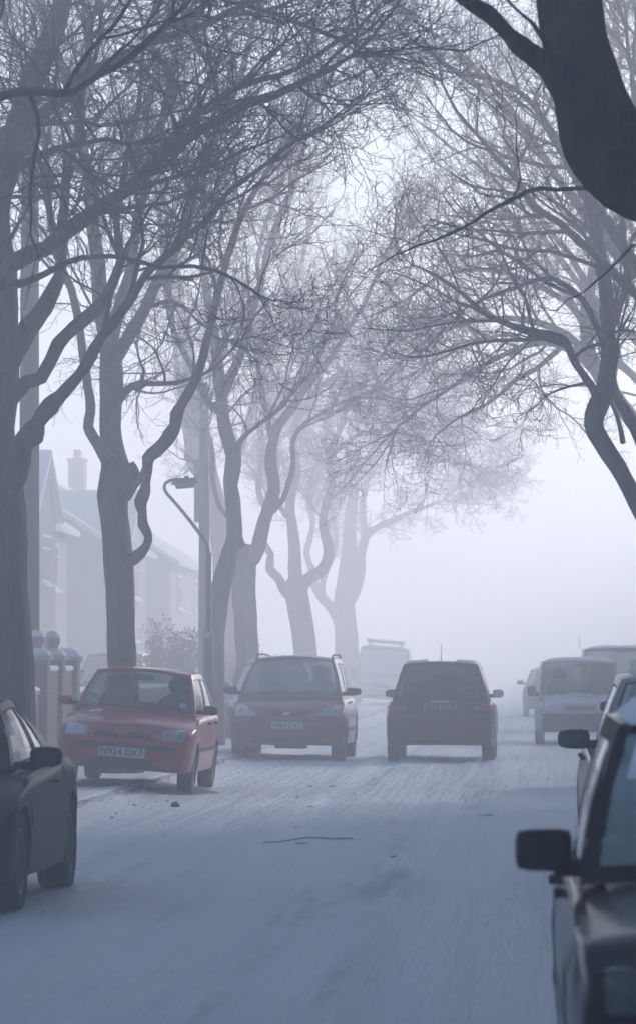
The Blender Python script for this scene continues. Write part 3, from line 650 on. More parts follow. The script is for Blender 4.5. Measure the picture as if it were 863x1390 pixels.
class Car:
    """front faces -y, length along y, ground at z = 0"""
    def __init__(s, name, label, cat, L, W, deck, shoulder, cabin, wb, wr, front_axle, body, glass='glass', bow=.13, zb=.2, trimm=None, group=None, nose_w=.86, tail_w=.9, seats=True, arch=1.14, tumble=.055, tyre_w=.18):
        s.p = dict(L=L, W=W); s.L = L; s.W = W; hw = W / 2; s.hw = hw
        s.root = empty(name, label, cat, group=group)
        s.body_m = M[body]; y0, y1 = -L / 2, L / 2
        s.yf = front_axle; s.yr = front_axle + wb; s.wr = wr
        AR = wr * arch
        st = list(np.linspace(y0 + .02, y0 + .3, 8)) + list(np.linspace(y0 + .3, y1 - .3, 34)) + list(np.linspace(y1 - .3, y1 - .02, 8))
        for yw in (s.yf, s.yr):
            st += [yw + AR * math.cos(a) for a in np.linspace(0, math.pi, 17)] + [yw - AR - .004, yw + AR + .004]
        st = sorted(set(round(v, 4) for v in st))
        c0, c1 = cabin['A'][0], cabin['C'][0]
        def wid(y):
            a = min(1, max(0, (y - y0) / .55)); b = min(1, max(0, (y1 - y) / .5))
            return hw * (nose_w + (1 - nose_w) * (1 - (1 - a) ** 2.4)) * (tail_w + (1 - tail_w) * (1 - (1 - b) ** 2.4))
        def fz(z): return 1 - tumble * abs((z - .5) / .42) ** 2.6 if z > .5 else 1 - .05 * abs((.5 - z) / .35) ** 2.2
        s.wid = wid
        def section(y):
            w_ = wid(y); zt = smooth_tab(deck, y); zs = smooth_tab(shoulder, y)
            zz = zb
            for yw in (s.yf, s.yr):
                d = abs(y - yw)
                if d < AR: zz = max(zz, wr + math.sqrt(max(0, AR * AR - d * d)))
            zz = min(zz, zs - .1)
            pts = [(0, zz + .01), (.55 * w_, zz + .005), (.9 * w_ * fz(zz), zz), (w_ * fz(zz), zz + .008)]
            for f in (.08, .25, .45, .62, .78, .9, .97):
                z = zz + .008 + f * (zs - zz - .008); k = fz(z)
                if .55 < f < .9: k += .008
                pts.append((w_ * k, z))
            ws = w_ * fz(zs) * .985
            pts.append((ws, zs))
            for f in (.96, .88, .75, .55, .3):
                x = ws * f; pts.append((x, zs + (zt - zs) * (1 - f ** 3.2)))
            pts.append((0, zt))
            return pts
        rings = []; secs = [section(y) for y in st]
        ctr = lambda sec: (sec[3][1] + sec[-1][1]) / 2
        def ring(sec, y, sc=1.0, bowf=0.0):
            zc = ctr(sec); full = [(x * sc, zc + (z - zc) * sc) for x, z in sec] + [(-x * sc, zc + (z - zc) * sc) for x, z in sec[-2:0:-1]]
            w_ = max(.1, max(x for x, z in sec))
            return [(x, y + bowf * (x / hw) ** 2, z) for x, z in full]
        def bf(y):
            a = max(0, 1 - (y - y0) / .7); b = max(0, 1 - (y1 - y) / .6)
            return bow * a - bow * .8 * b
        fs, rs_ = secs[0], secs[-1]
        rings += [ring(fs, y0 - .012 * k, sc, bow) for k, sc in ((1.6, .25), (1.5, .55), (1.2, .8), (.6, .93), (-.2, .985))]
        rings += [ring(sec, y, 1, bf(y)) for sec, y in zip(secs, st)]
        rings += [ring(rs_, y1 + .012 * k, sc, -bow * .8) for k, sc in ((-.2, .985), (.6, .93), (1.2, .8), (1.5, .55), (1.6, .25))]
        V = [p for r_ in rings for p in r_]; n = len(rings[0]); Fc, mi = [], []
        topi = set(range(len(fs) - 6, len(fs) + 5))
        for i in range(len(rings) - 1):
            ym = (rings[i][0][1] + rings[i + 1][0][1]) / 2
            for k in range(n):
                Fc.append((i * n + k, i * n + (k + 1) % n, (i + 1) * n + (k + 1) % n, (i + 1) * n + k))
                top = (k in topi) and c0 + .22 < ym < c1 - .12
                low = k < 2 or k > n - 3
                mi.append(1 if top or low else 0)
        Fc.append(tuple(range(n))[::-1]); mi.append(0); Fc.append(tuple((len(rings) - 1) * n + k for k in range(n))); mi.append(0)
        # cabin frame patches go into the same mesh
        s.cab = cabin; s.V, s.Fc, s.mi = V, Fc, mi
        s.glass_cells = {}
        s.build_cabin()
        bodyo = mesh_obj('body', s.V, s.Fc, [s.body_m, M['interior'], M['trim']], s.root, True, s.mi, angle=R(48))
        s.body = bodyo
        bmx = bmesh.new(); bmx.from_mesh(bodyo.data); bmesh.ops.recalc_face_normals(bmx, faces=bmx.faces[:]); s.bvh = BVHTree.FromBMesh(bmx); bmx.to_mesh(bodyo.data); bmx.free()
        for nm, (gv, gf) in s.glass_cells.items():
            mesh_obj(nm.split('#')[0], gv, gf, M[cabin.get('glass_' + nm.split('#')[0], glass)], s.root, True)
        s.wheels(tyre_w)
        if seats: s.seats()

    # cabin surface: A = windscreen base (y,z,halfw), B = windscreen top, D = roof rear edge, C = rear glass base
    def screen(s, u, v, a, b, bow0, bow1, sgn):
        y = (a[0] - sgn * bow0 * (1 - u * u)) * (1 - v) + (b[0] - sgn * bow1 * (1 - u * u)) * v
        z = (a[1] + .03 * (1 - u * u)) * (1 - v) + (b[1] + s.cab.get('crown', .035) * (1 - u * u)) * v
        x = u * (a[2] * (1 - v) + b[2] * v + .012 * math.sin(math.pi * v))
        y -= sgn * .03 * math.sin(math.pi * v)
        return (x, y, z)
    def side(s, t_, v, sg):
        c = s.cab; A, B, Dd, Cc = c['A'], c['B'], c['D'], c['C']
        bx = A[2] * (1 - t_) + Cc[2] * t_ + c.get('belly', .03) * 4 * t_ * (1 - t_)
        by = A[0] * (1 - t_) + Cc[0] * t_; bz = A[1] * (1 - t_) + Cc[1] * t_ + c.get('belt', -.03) * 4 * t_ * (1 - t_)
        tx = B[2] * (1 - t_) + Dd[2] * t_ + .02 * 4 * t_ * (1 - t_)
        ty = B[0] * (1 - t_) + Dd[0] * t_; tz = B[1] * (1 - t_) + Dd[1] * t_ + c.get('arc', .03) * 4 * t_ * (1 - t_)
        x = bx * (1 - v) + tx * v + .02 * math.sin(math.pi * v)
        return (sg * x, by * (1 - v) + ty * v, bz * (1 - v) + tz * v)
    def patch(s, fn, us, vs, cls):
        base_i = len(s.V); G = {}
        for i, u in enumerate(us):
            for j, v in enumerate(vs):
                s.V.append(fn(u, v))
        nv = len(vs)
        for i in range(len(us) - 1):
            for j in range(len(vs) - 1):
                q = (base_i + i * nv + j, base_i + (i + 1) * nv + j, base_i + (i + 1) * nv + j + 1, base_i + i * nv + j + 1)
                k = cls((us[i] + us[i + 1]) / 2, (vs[j] + vs[j + 1]) / 2)
                if not isinstance(k, str): s.Fc.append(q); s.mi.append(k)
                else:
                    gv, gf = s.glass_cells.setdefault(k, ([], []))
                    m = len(gv); cc = Vector((0, (s.cab['A'][0] + s.cab['C'][0]) / 2, .9))
                    for vi in q:
                        p = Vector(s.V[vi]); gv.append(tuple(p + (cc - p).normalized() * .008))
                    gf.append((m, m + 1, m + 2, m + 3))
    def build_cabin(s):
        c = s.cab; A, B, Dd, Cc = c['A'], c['B'], c['D'], c['C']
        def brk(vals, n=4):
            out = []
            for a, b in zip(vals[:-1], vals[1:]): out += list(np.linspace(a, b, n, endpoint=False))
            return out + [vals[-1]]
        m = c.get('margin', .06); fm = c.get('frame', 0)
        ins = lambda u, v: abs(u) < 1 - m and .03 < v < .94
        trimw = .02
        us = sorted([-1, -1 + m, -1 + m + trimw, 1 - m - trimw, 1 - m, 1] + list(np.linspace(-.85, .85, 15)))
        vs = [-.06, .0, .03, .05, .2, .35, .5, .65, .8, .915, .94, .97, 1]
        def cl_w(nm):
            def f(u, v):
                if not ins(u, v): return fm if abs(u) > 1 - m else 0
                if abs(u) > 1 - m - trimw or v < .05 or v > .915: return 2
                return nm
            return f
        s.patch(lambda u, v: s.screen(u, v, A, B, c.get('bow', .16), .07, 1), us, vs, cl_w('windscreen'))
        rt = c.get('rear_top', .92)
        s.patch(lambda u, v: s.screen(u, v, Cc, Dd, c.get('rbow', .10), .05, -1), us, vs, cl_w('rear_window') if c.get('rear_glass', True) else (lambda u, v: 0))
        # roof
        tv = list(np.linspace(0, 1, 14))
        def roof(u, v):
            p0 = s.screen(u, 1, A, B, c.get('bow', .16), .07, 1); p1 = s.screen(u, 1, Cc, Dd, c.get('rbow', .10), .05, -1)
            sx = s.side(v, 1, 1)[0]; arc = c.get('arc', .03) * 4 * v * (1 - v)
            return (u * (sx - .0), p0[1] * (1 - v) + p1[1] * v, p0[2] * (1 - v) + p1[2] * v + arc)
        s.roof = roof
        s.patch(roof, list(np.linspace(-1, 1, 15)), tv, lambda u, v: 0)
        ps = c.get('panes', [(.05, .44), (.49, .87)])
        bk = sorted(set([0, 1] + [x for p in ps for x in p] + [p[0] + .012 for p in ps] + [p[1] - .012 for p in ps]))
        ts = brk(bk, 3); v2 = [-.08, 0, .05, .075, .25, .5, .7, .86, .885, .93, 1]
        def cl_s(sg):
            def f(t_, v):
                for i, (a, b) in enumerate(ps):
                    if a < t_ < b and .05 < v < .885:
                        if t_ < a + .012 or t_ > b - .012 or v < .075 or v > .86: return 2
                        return 'side_window#%d%s' % (i, 'l' if sg < 0 else 'r')
                for (a, b) in zip([p[1] for p in ps[:-1]], [p[0] for p in ps[1:]]):
                    if a < t_ < b and .05 < v < .885: return 2
                return fm if v > .05 else 0
            return f
        for sg in (-1, 1): s.patch(lambda t_, v: s.side(t_, v, sg), ts, v2, cl_s(sg))

    def wheels(s, tw):
        r = s.wr
        for yw in (s.yf, s.yr):
            for sg in (-1, 1):
                xo = s.wid(yw) * .985
                e = bpy.data.objects.new('wheel', None); e.empty_display_size = .1; link(e, s.root); e.location = (sg * (xo - tw / 2), yw, r)
                bm = bmesh.new()
                add_lathe(bm, [(r * .63, -tw * .42), (r * .72, -tw * .5), (r * .93, -tw * .48), (r * .99, -tw * .36), (r, -tw * .2), (r * .985, -tw * .19), (r * .985, -tw * .16), (r, -tw * .15), (r, tw * .15), (r * .985, tw * .16), (r * .985, tw * .19), (r, tw * .2), (r * .99, tw * .36), (r * .93, tw * .48), (r * .72, tw * .5), (r * .63, tw * .42)], 'X', 36)
                bm_obj('tyre', bm, M['rubber'], e, True, angle=R(40))
                bm = bmesh.new(); q = sg
                add_lathe(bm, [(r * .64, -q * tw * .3), (r * .64, q * tw * .43), (r * .6, q * tw * .44), (r * .55, q * tw * .36), (r * .28, q * tw * .33), (r * .17, q * tw * .40), (.001, q * tw * .41)], 'X', 30)
                for k in range(8):      # dark slots between the spokes
                    a = k * math.pi / 4; bmesh.ops.create_cube(bm, size=1, matrix=Matrix.Translation((q * tw * .352, r * .43 * math.cos(a), r * .43 * math.sin(a))) @ Matrix.Rotation(a, 4, 'X') @ Matrix.Diagonal((.012, r * .2, r * .07, 1)))
                bm_obj('rim', bm, M['rim'], e, True, angle=R(40))

    def seats(s):
        c = s.cab; bz = c['A'][1] - .08
        for sg in (-1, 1):
            bm = bmesh.new(); y = c['A'][0] * .42 + c['C'][0] * .58 - .15
            top = bz + (c['B'][1] - bz) * .50
            hx = .24; vs_ = []
            for (x, z, rr, sy) in ((sg * .37, (bz + top) / 2 - .05, 1, 1),):
                bmesh.ops.create_icosphere(bm, subdivisions=3, radius=1, matrix=Matrix.Translation((x, y, z)) @ Matrix.Diagonal((hx, .09, (top - bz) * .62 + .08, 1)))
            bmesh.ops.create_icosphere(bm, subdivisions=3, radius=1, matrix=Matrix.Translation((sg * .37, y + .02, top + .13)) @ Matrix.Diagonal((.145, .06, .115, 1)))
            for q in (-.05, .05): add_box(bm, (sg * .37 + q, y + .02, top + .02), (.014, .014, .14))
            bm_obj('front_seat', bm, M['interior'], s.root, True)
        bm = bmesh.new(); y = c['C'][0] - .42
        add_box(bm, (0, y, bz + .05), (s.W * .72, .12, .22))
        for sg in (-1, 1): add_box(bm, (sg * .32, y, bz + .20), (.24, .09, .12))
        bm_obj('rear_seat', bm, M['interior'], s.root, True, bevel=.03)
        bm = bmesh.new(); bmesh.ops.create_cube(bm, size=1, matrix=Matrix.Translation((0, c['A'][0] + .28, bz + .05)) @ Matrix.Diagonal((s.W * .78, .42, .12, 1)))
        bm_obj('dashboard', bm, M['interior'], s.root, True, bevel=.04)
        bm = bmesh.new(); Mx = Matrix.Translation((s.cab.get('wheel_x', .37), c['A'][0] + .62, bz + .12)) @ Matrix.Rotation(R(-62), 4, 'X')
        n = 28
        pts = [Mx @ Vector((.185 * math.cos(a), .185 * math.sin(a), 0)) for a in np.linspace(0, 2 * math.pi, n)]
        V_, Q_ = tubes([(np.array([tuple(p) for p in pts]), np.full(n, .014)), (np.array([tuple(Mx @ Vector((x, 0, 0))) for x in (-.18, -.06, .06, .18)]), np.full(4, .018))])
        bm.free(); quad_mesh_obj('steering_wheel', V_, Q_, M['trim'], s.root)
        bm = bmesh.new(); add_box(bm, (0, c['B'][0] - .02, c['B'][1] - .06), (.24, .03, .07))
        bm_obj('rear_view_mirror', bm, M['trim'], s.root, True, bevel=.012)
        # tax disc low in the nearside corner of the screen
        p = s.screen(c.get('disc_u', .80), .10, c['A'], c['B'], c.get('bow', .16), .07, 1)
        bm = bmesh.new(); add_lathe(bm, [(.04, -.002), (.04, .002)], 'Z', 16, Matrix.Translation((p[0], p[1] + .03, p[2] + .05)) @ Matrix.Rotation(R(60), 4, 'X'))
        bm_obj('tax_disc', bm, M['paper'], s.root)

    def hit(s, x, z, front=True):
        o_ = Vector((x, -9 if front else 9, z)); d = Vector((0, 1 if front else -1, 0))
        p, n, i, dist = s.bvh.ray_cast(o_, d)
        return p
    def on_face(s, name, poly, mat, front=True, off=.006, parent=None, bulge=0.0, n=10, thick=.0):
        """a panel following the nose or tail: poly = list of (x,z) corners (4: grid) mapped bilinearly"""
        (x0, z0), (x1, z1), (x2, z2), (x3, z3) = poly
        V_, F_ = [], []; sg = -1 if front else 1
        for i in range(n + 1):
            for j in range(n + 1):
                u, v = i / n, j / n
                x = (x0 * (1 - u) + x1 * u) * (1 - v) + (x3 * (1 - u) + x2 * u) * v
                z = (z0 * (1 - u) + z1 * u) * (1 - v) + (z3 * (1 - u) + z2 * u) * v
                if s.__dict__.get('round_c', True):
                    # soft corners
                    cu, cv = abs(2 * u - 1), abs(2 * v - 1)
                    k = max(0, cu - .8) * max(0, cv - .8) * 2.2
                    xm = (x0 + x1 + x2 + x3) / 4; zm = (z0 + z1 + z2 + z3) / 4
                    x += (xm - x) * k; z += (zm - z) * k
                p = s.hit(x, z, front)
                y = p.y if p else (-s.L / 2 if front else s.L / 2)
                edge = min(u, 1 - u, v, 1 - v)
                o_ = off + bulge * min(1, edge * 6)
                V_.append((x, y + sg * o_ if edge > 0 else y - sg * .01, z))
        for i in range(n):
            for j in range(n): F_.append((i * (n + 1) + j, (i + 1) * (n + 1) + j, (i + 1) * (n + 1) + j + 1, i * (n + 1) + j + 1))
        return mesh_obj(name, V_, F_, M[mat], parent or s.root, True, angle=R(40))
    def on_side(s, name, pts, mat, sg, off=.004, wd=.006, parent=None):
        """a thin line along the flank through (y,z) points (door gaps, rubbing strips)"""
        V_, F_ = [], []
        pp, _ = spline([(a, b, 0) for a, b in pts], [1] * len(pts), .05)
        for i, (y, z, _) in enumerate(pp):
            d = pp[min(i + 1, len(pp) - 1)] - pp[max(0, i - 1)]; d /= np.linalg.norm(d) + 1e-9; nn = (-d[1], d[0])
            for q in (-1, 1):
                yy, zz = y + nn[0] * wd * q, z + nn[1] * wd * q
                h = s.bvh.ray_cast(Vector((sg * 3, yy, zz)), Vector((-sg, 0, 0)))[0]
                V_.append(((h.x if h else sg * s.hw * .9) + sg * off, yy, zz))
        for i in range(len(pp) - 1): F_.append((2 * i, 2 * i + 1, 2 * i + 3, 2 * i + 2))
        return mesh_obj(name, V_, F_, M[mat], parent or s.root, True)
    def doors(s, ys_, z0=.28, z1=None, strip=True):
        for sg in (-1, 1):
            for y in ys_:
                zt = (z1 or smooth_belt(s, y)); s.on_side('door_gap', [(y + .0, z0), (y - .01, (z0 + zt) / 2), (y + .01, zt)], 'trim', sg, .002, .004)
            if strip: s.on_side('rubbing_strip', [(s.yf + s.wr * 1.3, .5), ((s.yf + s.yr) / 2, .5), (s.yr - s.wr * 1.3, .51)], 'trim', sg, .012, .02)
    def handles(s, ys_, z):
        for sg in (-1, 1):
            for y in ys_:
                h = s.bvh.ray_cast(Vector((sg * 3, y, z)), Vector((-sg, 0, 0)))[0]
                if not h: continue
                bm = bmesh.new(); add_box(bm, (h.x + sg * .018, y, z), (.03, .15, .028)); add_box(bm, (h.x + sg * .008, y - .06, z), (.03, .02, .02)); add_box(bm, (h.x + sg * .008, y + .06, z), (.03, .02, .02))
                bm_obj('door_handle', bm, M['trim'], s.root, True, bevel=.006)
    def mirrors(s, y, z, w_=.19, h=.12, mat='trim', x=None, d=.11, glass_back=True, arm=.06, taper=.85, drop=0.0, sq=4):
        for sg in (-1, 1):
            x0 = (x or s.cab['A'][2] + .02)
            bm = bmesh.new()
            vs_ = bmesh.ops.create_cube(bm, size=1.0)['verts']
            bmesh.ops.subdivide_edges(bm, edges=bm.edges[:], cuts=3, use_grid_fill=True)
            for v in bm.verts:
                c = v.co; nn = Vector((c.x * 2, c.y * 2, c.z * 2)); l = max(abs(nn.x), abs(nn.y), abs(nn.z))
                q = (abs(nn.x) ** sq + abs(nn.y) ** sq + abs(nn.z) ** sq) ** (1 / sq)
                nn = nn * (l / q) if q > 0 else nn
                t_ = (nn.x * sg + 1) / 2
                v.co = Vector((nn.x * w_ / 2, nn.y * d / 2 * (1 - .15 * t_) + t_ * .02 + .03 * (nn.y > .8) * 0, nn.z * h / 2 * (1 - (1 - taper) * t_)))
            bmesh.ops.translate(bm, verts=bm.verts[:], vec=(sg * (x0 + arm + w_ / 2), y, z))
            o_ = bm_obj('wing_mirror', bm, M[mat], s.root, True)
            bm = bmesh.new(); add_box(bm, (sg * (x0 + arm / 2 + .01), y + .01, z - h * .25 - drop), (arm + .09, .05, h * .4)); bm_obj('arm', bm, M['trim'], o_, True, bevel=.012)
            bm = bmesh.new(); add_box(bm, (sg * (x0 + arm + w_ * .5), y + d / 2 + .004, z), (w_ * .82, .006, h * .76)); bm_obj('mirror_glass', bm, M['mirror_glass'], o_, bevel=.002)
    def plate(s, x, z, text, front=True, mat='plate_white', w_=.52, h=.11, out=.02, blue=False, rz=0):
        p = s.hit(x, z, front); y = (p.y if p else -s.L / 2) + (-out if front else out)
        bm = bmesh.new(); add_box(bm, (x, y, z), (w_, .012, h)); pl = bm_obj('number_plate', bm, M[mat], s.root, bevel=.003)
        cu = bpy.data.curves.new('plate_lettering', 'FONT'); cu.body = text; cu.size = h * .98; cu.align_x = 'CENTER'; cu.align_y = 'CENTER'; cu.extrude = .0015; cu.offset = .0018; cu.space_character = 1.06
        cu.materials.append(M['ink']); t_ = bpy.data.objects.new('plate_lettering', cu); link(t_, pl)
        avail = w_ * (.86 if blue else .93)
        bpy.context.view_layer.update(); dx = t_.dimensions.x or 1; t_.scale = (avail / dx, 1.0, 1)
        sc_ = t_.scale.copy(); me_ = bpy.data.meshes.new_from_object(t_.evaluated_get(bpy.context.evaluated_depsgraph_get())); bpy.data.objects.remove(t_); t_ = bpy.data.objects.new('plate_lettering', me_); link(t_, pl); t_.scale = sc_
        if front: t_.location = (x + (.02 if blue else 0), y - .0085, z); t_.rotation_euler = (math.pi / 2, 0, 0)
        else: t_.location = (x, y + .0085, z); t_.rotation_euler = (math.pi / 2, 0, math.pi)
        if blue:
            bm = bmesh.new(); add_box(bm, (x - (w_ / 2 - .022) * (1 if front else -1), y + (-.008 if front else .008), z), (.04, .003, h * .96)); bm_obj('blue_band', bm, M['plate_blue'], pl)
        return pl
    def snow_roof(s, th=.05, u0=-.9, u1=.9, v0=.02, v1=.98, seed=1, name='roof_snow'):
        n, m_ = 22, 26; V_, F_ = [], []
        for i in range(n + 1):
            for j in range(m_ + 1):
                u = u0 + (u1 - u0) * i / n; v = v0 + (v1 - v0) * j / m_
                p = Vector(s.roof(u, v)); e = min(i, n - i) / 2.5, min(j, m_ - j) / 2.5
                k = min(1, e[0]) * min(1, e[1]); k = math.sqrt(max(0, k))
                p.z += -.004 + k * (th * (1 + .5 * noise.noise(Vector((u * 3, v * 4, seed)))))
                p.x += .02 * noise.noise(Vector((v * 9, seed, 0))) * (i in (0, n)); V_.append(tuple(p))
        for i in range(n):
            for j in range(m_): F_.append((i * (m_ + 1) + j, (i + 1) * (m_ + 1) + j, (i + 1) * (m_ + 1) + j + 1, i * (m_ + 1) + j + 1))
        return mesh_obj(name, V_, F_, M['snow'], s.root, True)
    def snow_screen(s, u0, u1, v0, v1, th=.03, seed=2, front=True, name='windscreen_snow', edge=None):
        c = s.cab; n, m_ = 24, 20; V_, F_, keep = [], [], []
        for i in range(n + 1):
            for j in range(m_ + 1):
                u = u0 + (u1 - u0) * i / n; v = v0 + (v1 - v0) * j / m_
                vv = v
                if edge: vv = v0 + (edge(u) - v0) * j / m_
                p = Vector(s.screen(u, vv, c['A'], c['B'], c.get('bow', .16), .07, 1)) if front else Vector(s.screen(u, vv, c['C'], c['D'], c.get('rbow', .1), .05, -1))
                e = min(i, n - i, 3) / 3 * min(j, m_ - j, 3) / 3
                o_ = -.006 + math.sqrt(e) * th * (1 + .7 * noise.noise(Vector((u * 4, v * 5, seed))))
                nn = Vector((0, -1 if front else 1, .8)).normalized(); V_.append(tuple(p + nn * o_))
        for i in range(n):
            for j in range(m_): F_.append((i * (m_ + 1) + j, (i + 1) * (m_ + 1) + j, (i + 1) * (m_ + 1) + j + 1, i * (m_ + 1) + j + 1))
        return mesh_obj(name, V_, F_, M['snow'], s.root, True)
    def snow_deck(s, x0, x1, y0, y1, th=.04, seed=3, name='bonnet_snow'):
        n, m_ = 22, 14; V_, F_ = [], []
        for i in range(n + 1):
            for j in range(m_ + 1):
                x = x0 + (x1 - x0) * i / n; y = y0 + (y1 - y0) * j / m_ + .05 * noise.noise(Vector((i * .4, seed, 0))) * (j in (0, m_))
                h = s.bvh.ray_cast(Vector((x, y, 4)), Vector((0, 0, -1)))[0]
                e = min(i, n - i, 3) / 3 * min(j, m_ - j, 3) / 3
                V_.append((x, y, (h.z if h else .8) - .006 + math.sqrt(e) * th * (1 + .6 * noise.noise(Vector((x * 4, y * 4, seed))))))
        for i in range(n):
            for j in range(m_): F_.append((i * (m_ + 1) + j, (i + 1) * (m_ + 1) + j, (i + 1) * (m_ + 1) + j + 1, i * (m_ + 1) + j + 1))
        return mesh_obj(name, V_, F_, M['snow'], s.root, True)
    def headlamps(s, poly, parts=True):
        for sg in (-1, 1):
            pp = [(sg * x, z) for x, z in poly]
            h = s.on_face('headlight', pp, 'reflector', True, .004, n=8)
            cx = sum(p[0] for p in pp) / 4; cz = sum(p[1] for p in pp) / 4
            s.on_face('lamp_lens', [(cx + (x - cx) * .96, cz + (z - cz) * .94) for x, z in pp], 'lens', True, .02, h, .012)
            p = s.hit(cx + sg * .03, cz)
            if p:
                bm = bmesh.new(); r_ = abs(pp[0][1] - pp[3][1]) * .3
                add_lathe(bm, [(r_, 0), (r_ * .75, .01), (.001, .016)], 'Z', 16, Matrix.Translation((cx + sg * .03, p.y - .003, cz)) @ Matrix.Rotation(R(90), 4, 'X')); bm_obj('bulb', bm, M['mirror_glass'], h, True)
    def taillamps(s, poly, mat='red_lens', name='tail_light'):
        for sg in (-1, 1): s.on_face(name, [(sg * x, z) for x, z in poly], mat, False, .012, None, .014, n=8)
    def bars(s, name, segs, mat, front=True, off=.012):
        for (x0, z0, x1, z1) in segs: s.on_face(name, [(x0, z0), (x1, z0), (x1, z1), (x0, z1)], mat, front, off, n=12)
    def wipers(s):
        c = s.cab
        for u0, u1 in ((-.55, .02), (.05, .62)):
            P_ = [s.screen(u0 + (u1 - u0) * k / 6, .035 + .05 * k / 6, c['A'], c['B'], c.get('bow', .16), .07, 1) for k in range(7)]
            V_, Q_ = tubes([(np.array([(x, y - .02, z + .012) for x, y, z in P_]), np.full(7, .008))]); quad_mesh_obj('wiper', V_, Q_, M['trim'], s.root)
    def place(s, x, y, z=0.0, rz=0.0, roll=0.0, pitch=0.0):
        s.root.location = (x, y, z); s.root.rotation_euler = (pitch, roll, rz)

def smooth_belt(s, y):
    c = s.cab; t_ = (y - c['A'][0]) / (c['C'][0] - c['A'][0]); return s.side(min(1, max(0, t_)), 0, 1)[2] - .03

# --- red hatchback, nearside wheels up on the pavement
c = Car('hatchback_car', 'small faded red hatchback parked with two wheels up on the pavement, facing the camera', 'car', 3.70, 1.585,
        deck=[(-1.85, .60), (-1.80, .69), (-1.70, .755), (-1.5, .81), (-1.1, .88), (-.78, .93), (-.5, .94), (1.4, .94), (1.62, .9), (1.80, .75), (1.85, .6)],
        shoulder=[(-1.85, .56), (-1.78, .65), (-1.6, .72), (-1.2, .79), (-.78, .85), (.5, .88), (1.5, .88), (1.80, .72), (1.85, .56)],
        cabin=dict(A=(-.86, .895, .70), B=(-.18, 1.355, .555), D=(1.28, 1.34, .54), C=(1.66, .93, .68), panes=[(.06, .45), (.49, .86)], arc=.025, crown=.04, bow=.15),
        wb=2.36, wr=.275, front_axle=-1.17, body='red', zb=.24, bow=.15, group='cars parked along the left kerb')
c.headlamps([(.405, .595), (.70, .585), (.70, .745), (.42, .725)])
c.bars('grille', [(-.35, .60, -.05, .675), (.05, .60, .35, .675)], 'trim')
c.on_face('badge', [(-.035, .615), (.035, .615), (.03, .665), (-.03, .665)], 'red', True, .02, n=3)
c.bars('bumper_strip', [(-.70, .475, .70, .545)], 'trim', off=.012)
c.bars('lower_intake', [(-.40, .30, .40, .385)], 'trim', off=.006)
c.plate(0, .44, 'N924 DKF', w_=.53, out=.035)
c.mirrors(-.62, .965, w_=.17, h=.115, mat='trim', d=.10, arm=.05)
for o in c.root.children:
    if o.name.startswith('wing_mirror') and o.data.vertices[0].co.x < 0: o.data.materials.clear(); o.data.materials.append(M['red'])
c.doors([-.66, .28, 1.02]); c.handles([.18, .95], .80); c.wipers()
c.on_face('bonnet_gap', [(-.70, .745), (.70, .745), (.70, .752), (-.70, .752)], 'trim', True, .002)
c.snow_deck(-.52, -.36, -1.12, -.98, .02, 5, 'patch_of_snow')
c.place(-4.66, 46.15 + 1.85, .075, R(-1.0), R(4.3))

# --- maroon people carrier
c = Car('people_carrier', 'maroon people carrier with roof rails, parked facing the camera behind the red hatchback', 'car', 4.60, 1.81,
        deck=[(-2.3, .62), (-2.24, .74), (-2.1, .84), (-1.7, .96), (-1.35, 1.04), (-1.1, 1.07), (2.0, 1.05), (2.2, .9), (2.3, .6)],
        shoulder=[(-2.3, .58), (-2.2, .68), (-1.9, .80), (-1.4, .92), (-1.0, .97), (2.0, .98), (2.25, .8), (2.3, .6)],
        cabin=dict(A=(-1.38, 1.02, .815), B=(-.42, 1.60, .63), D=(2.02, 1.60, .62), C=(2.2, 1.02, .76), panes=[(.07, .33), (.36, .62), (.65, .93)], bow=.20, arc=.02, crown=.05, glass_windscreen='glass_frost'),
        wb=2.84, wr=.32, front_axle=-1.42, body='maroon', zb=.26, bow=.16, tyre_w=.22, group='cars parked along the left kerb')
c.headlamps([(.40, .70), (.83, .69), (.83, .90), (.66, .88)])
c.bars('grille', [(-.34, .71, .34, .80)], 'trim', off=.004)
c.on_face('badge', [(-.07, .725), (.07, .725), (.06, .785), (-.06, .785)], 'reflector', True, .012, n=4)
c.bars('lower_intake', [(-.60, .30, .60, .42)], 'trim', off=.006)
c.bars('bumper_strip', [(-.86, .635, .86, .655)], 'trim', off=.008)
c.plate(0, .575, 'V464 CXY', w_=.52, out=.03, blue=True)
c.mirrors(-.98, 1.10, w_=.24, h=.15, mat='charcoal', arm=.03, d=.13, taper=.7)
c.doors([-.92, .2, 1.3]); c.handles([.05, .4], .92); c.wipers()
for sg in (-1, 1):
    Vs = [np.array(c.side(t_, 1, sg)) + np.array([-.03 * sg, 0, (.065 if .03 < t_ < .97 else -.01)]) for t_ in (0.02, .06, .12, .3, .5, .7, .88, .94, .98)]
    P_, r_ = spline(Vs, [.017] * 9, .08); V_, Q_ = tubes([(P_, r_)]); quad_mesh_obj('roof_rail', V_, Q_, M['trim'], c.root)
bm = bmesh.new(); add_box(bm, (.0, -1.0, .24), (.5, .5, .1)); bm_obj('engine_undertray', bm, M['trim'], c.root, bevel=.02)
c.snow_roof(.012, -.93, .93, .0, .30, 31, 'roof_frost')  # thin white sheet put in as the bright reflection along the roof front
c.place(-3.79, 63 + 2.3, .0, R(-.6), R(.6))

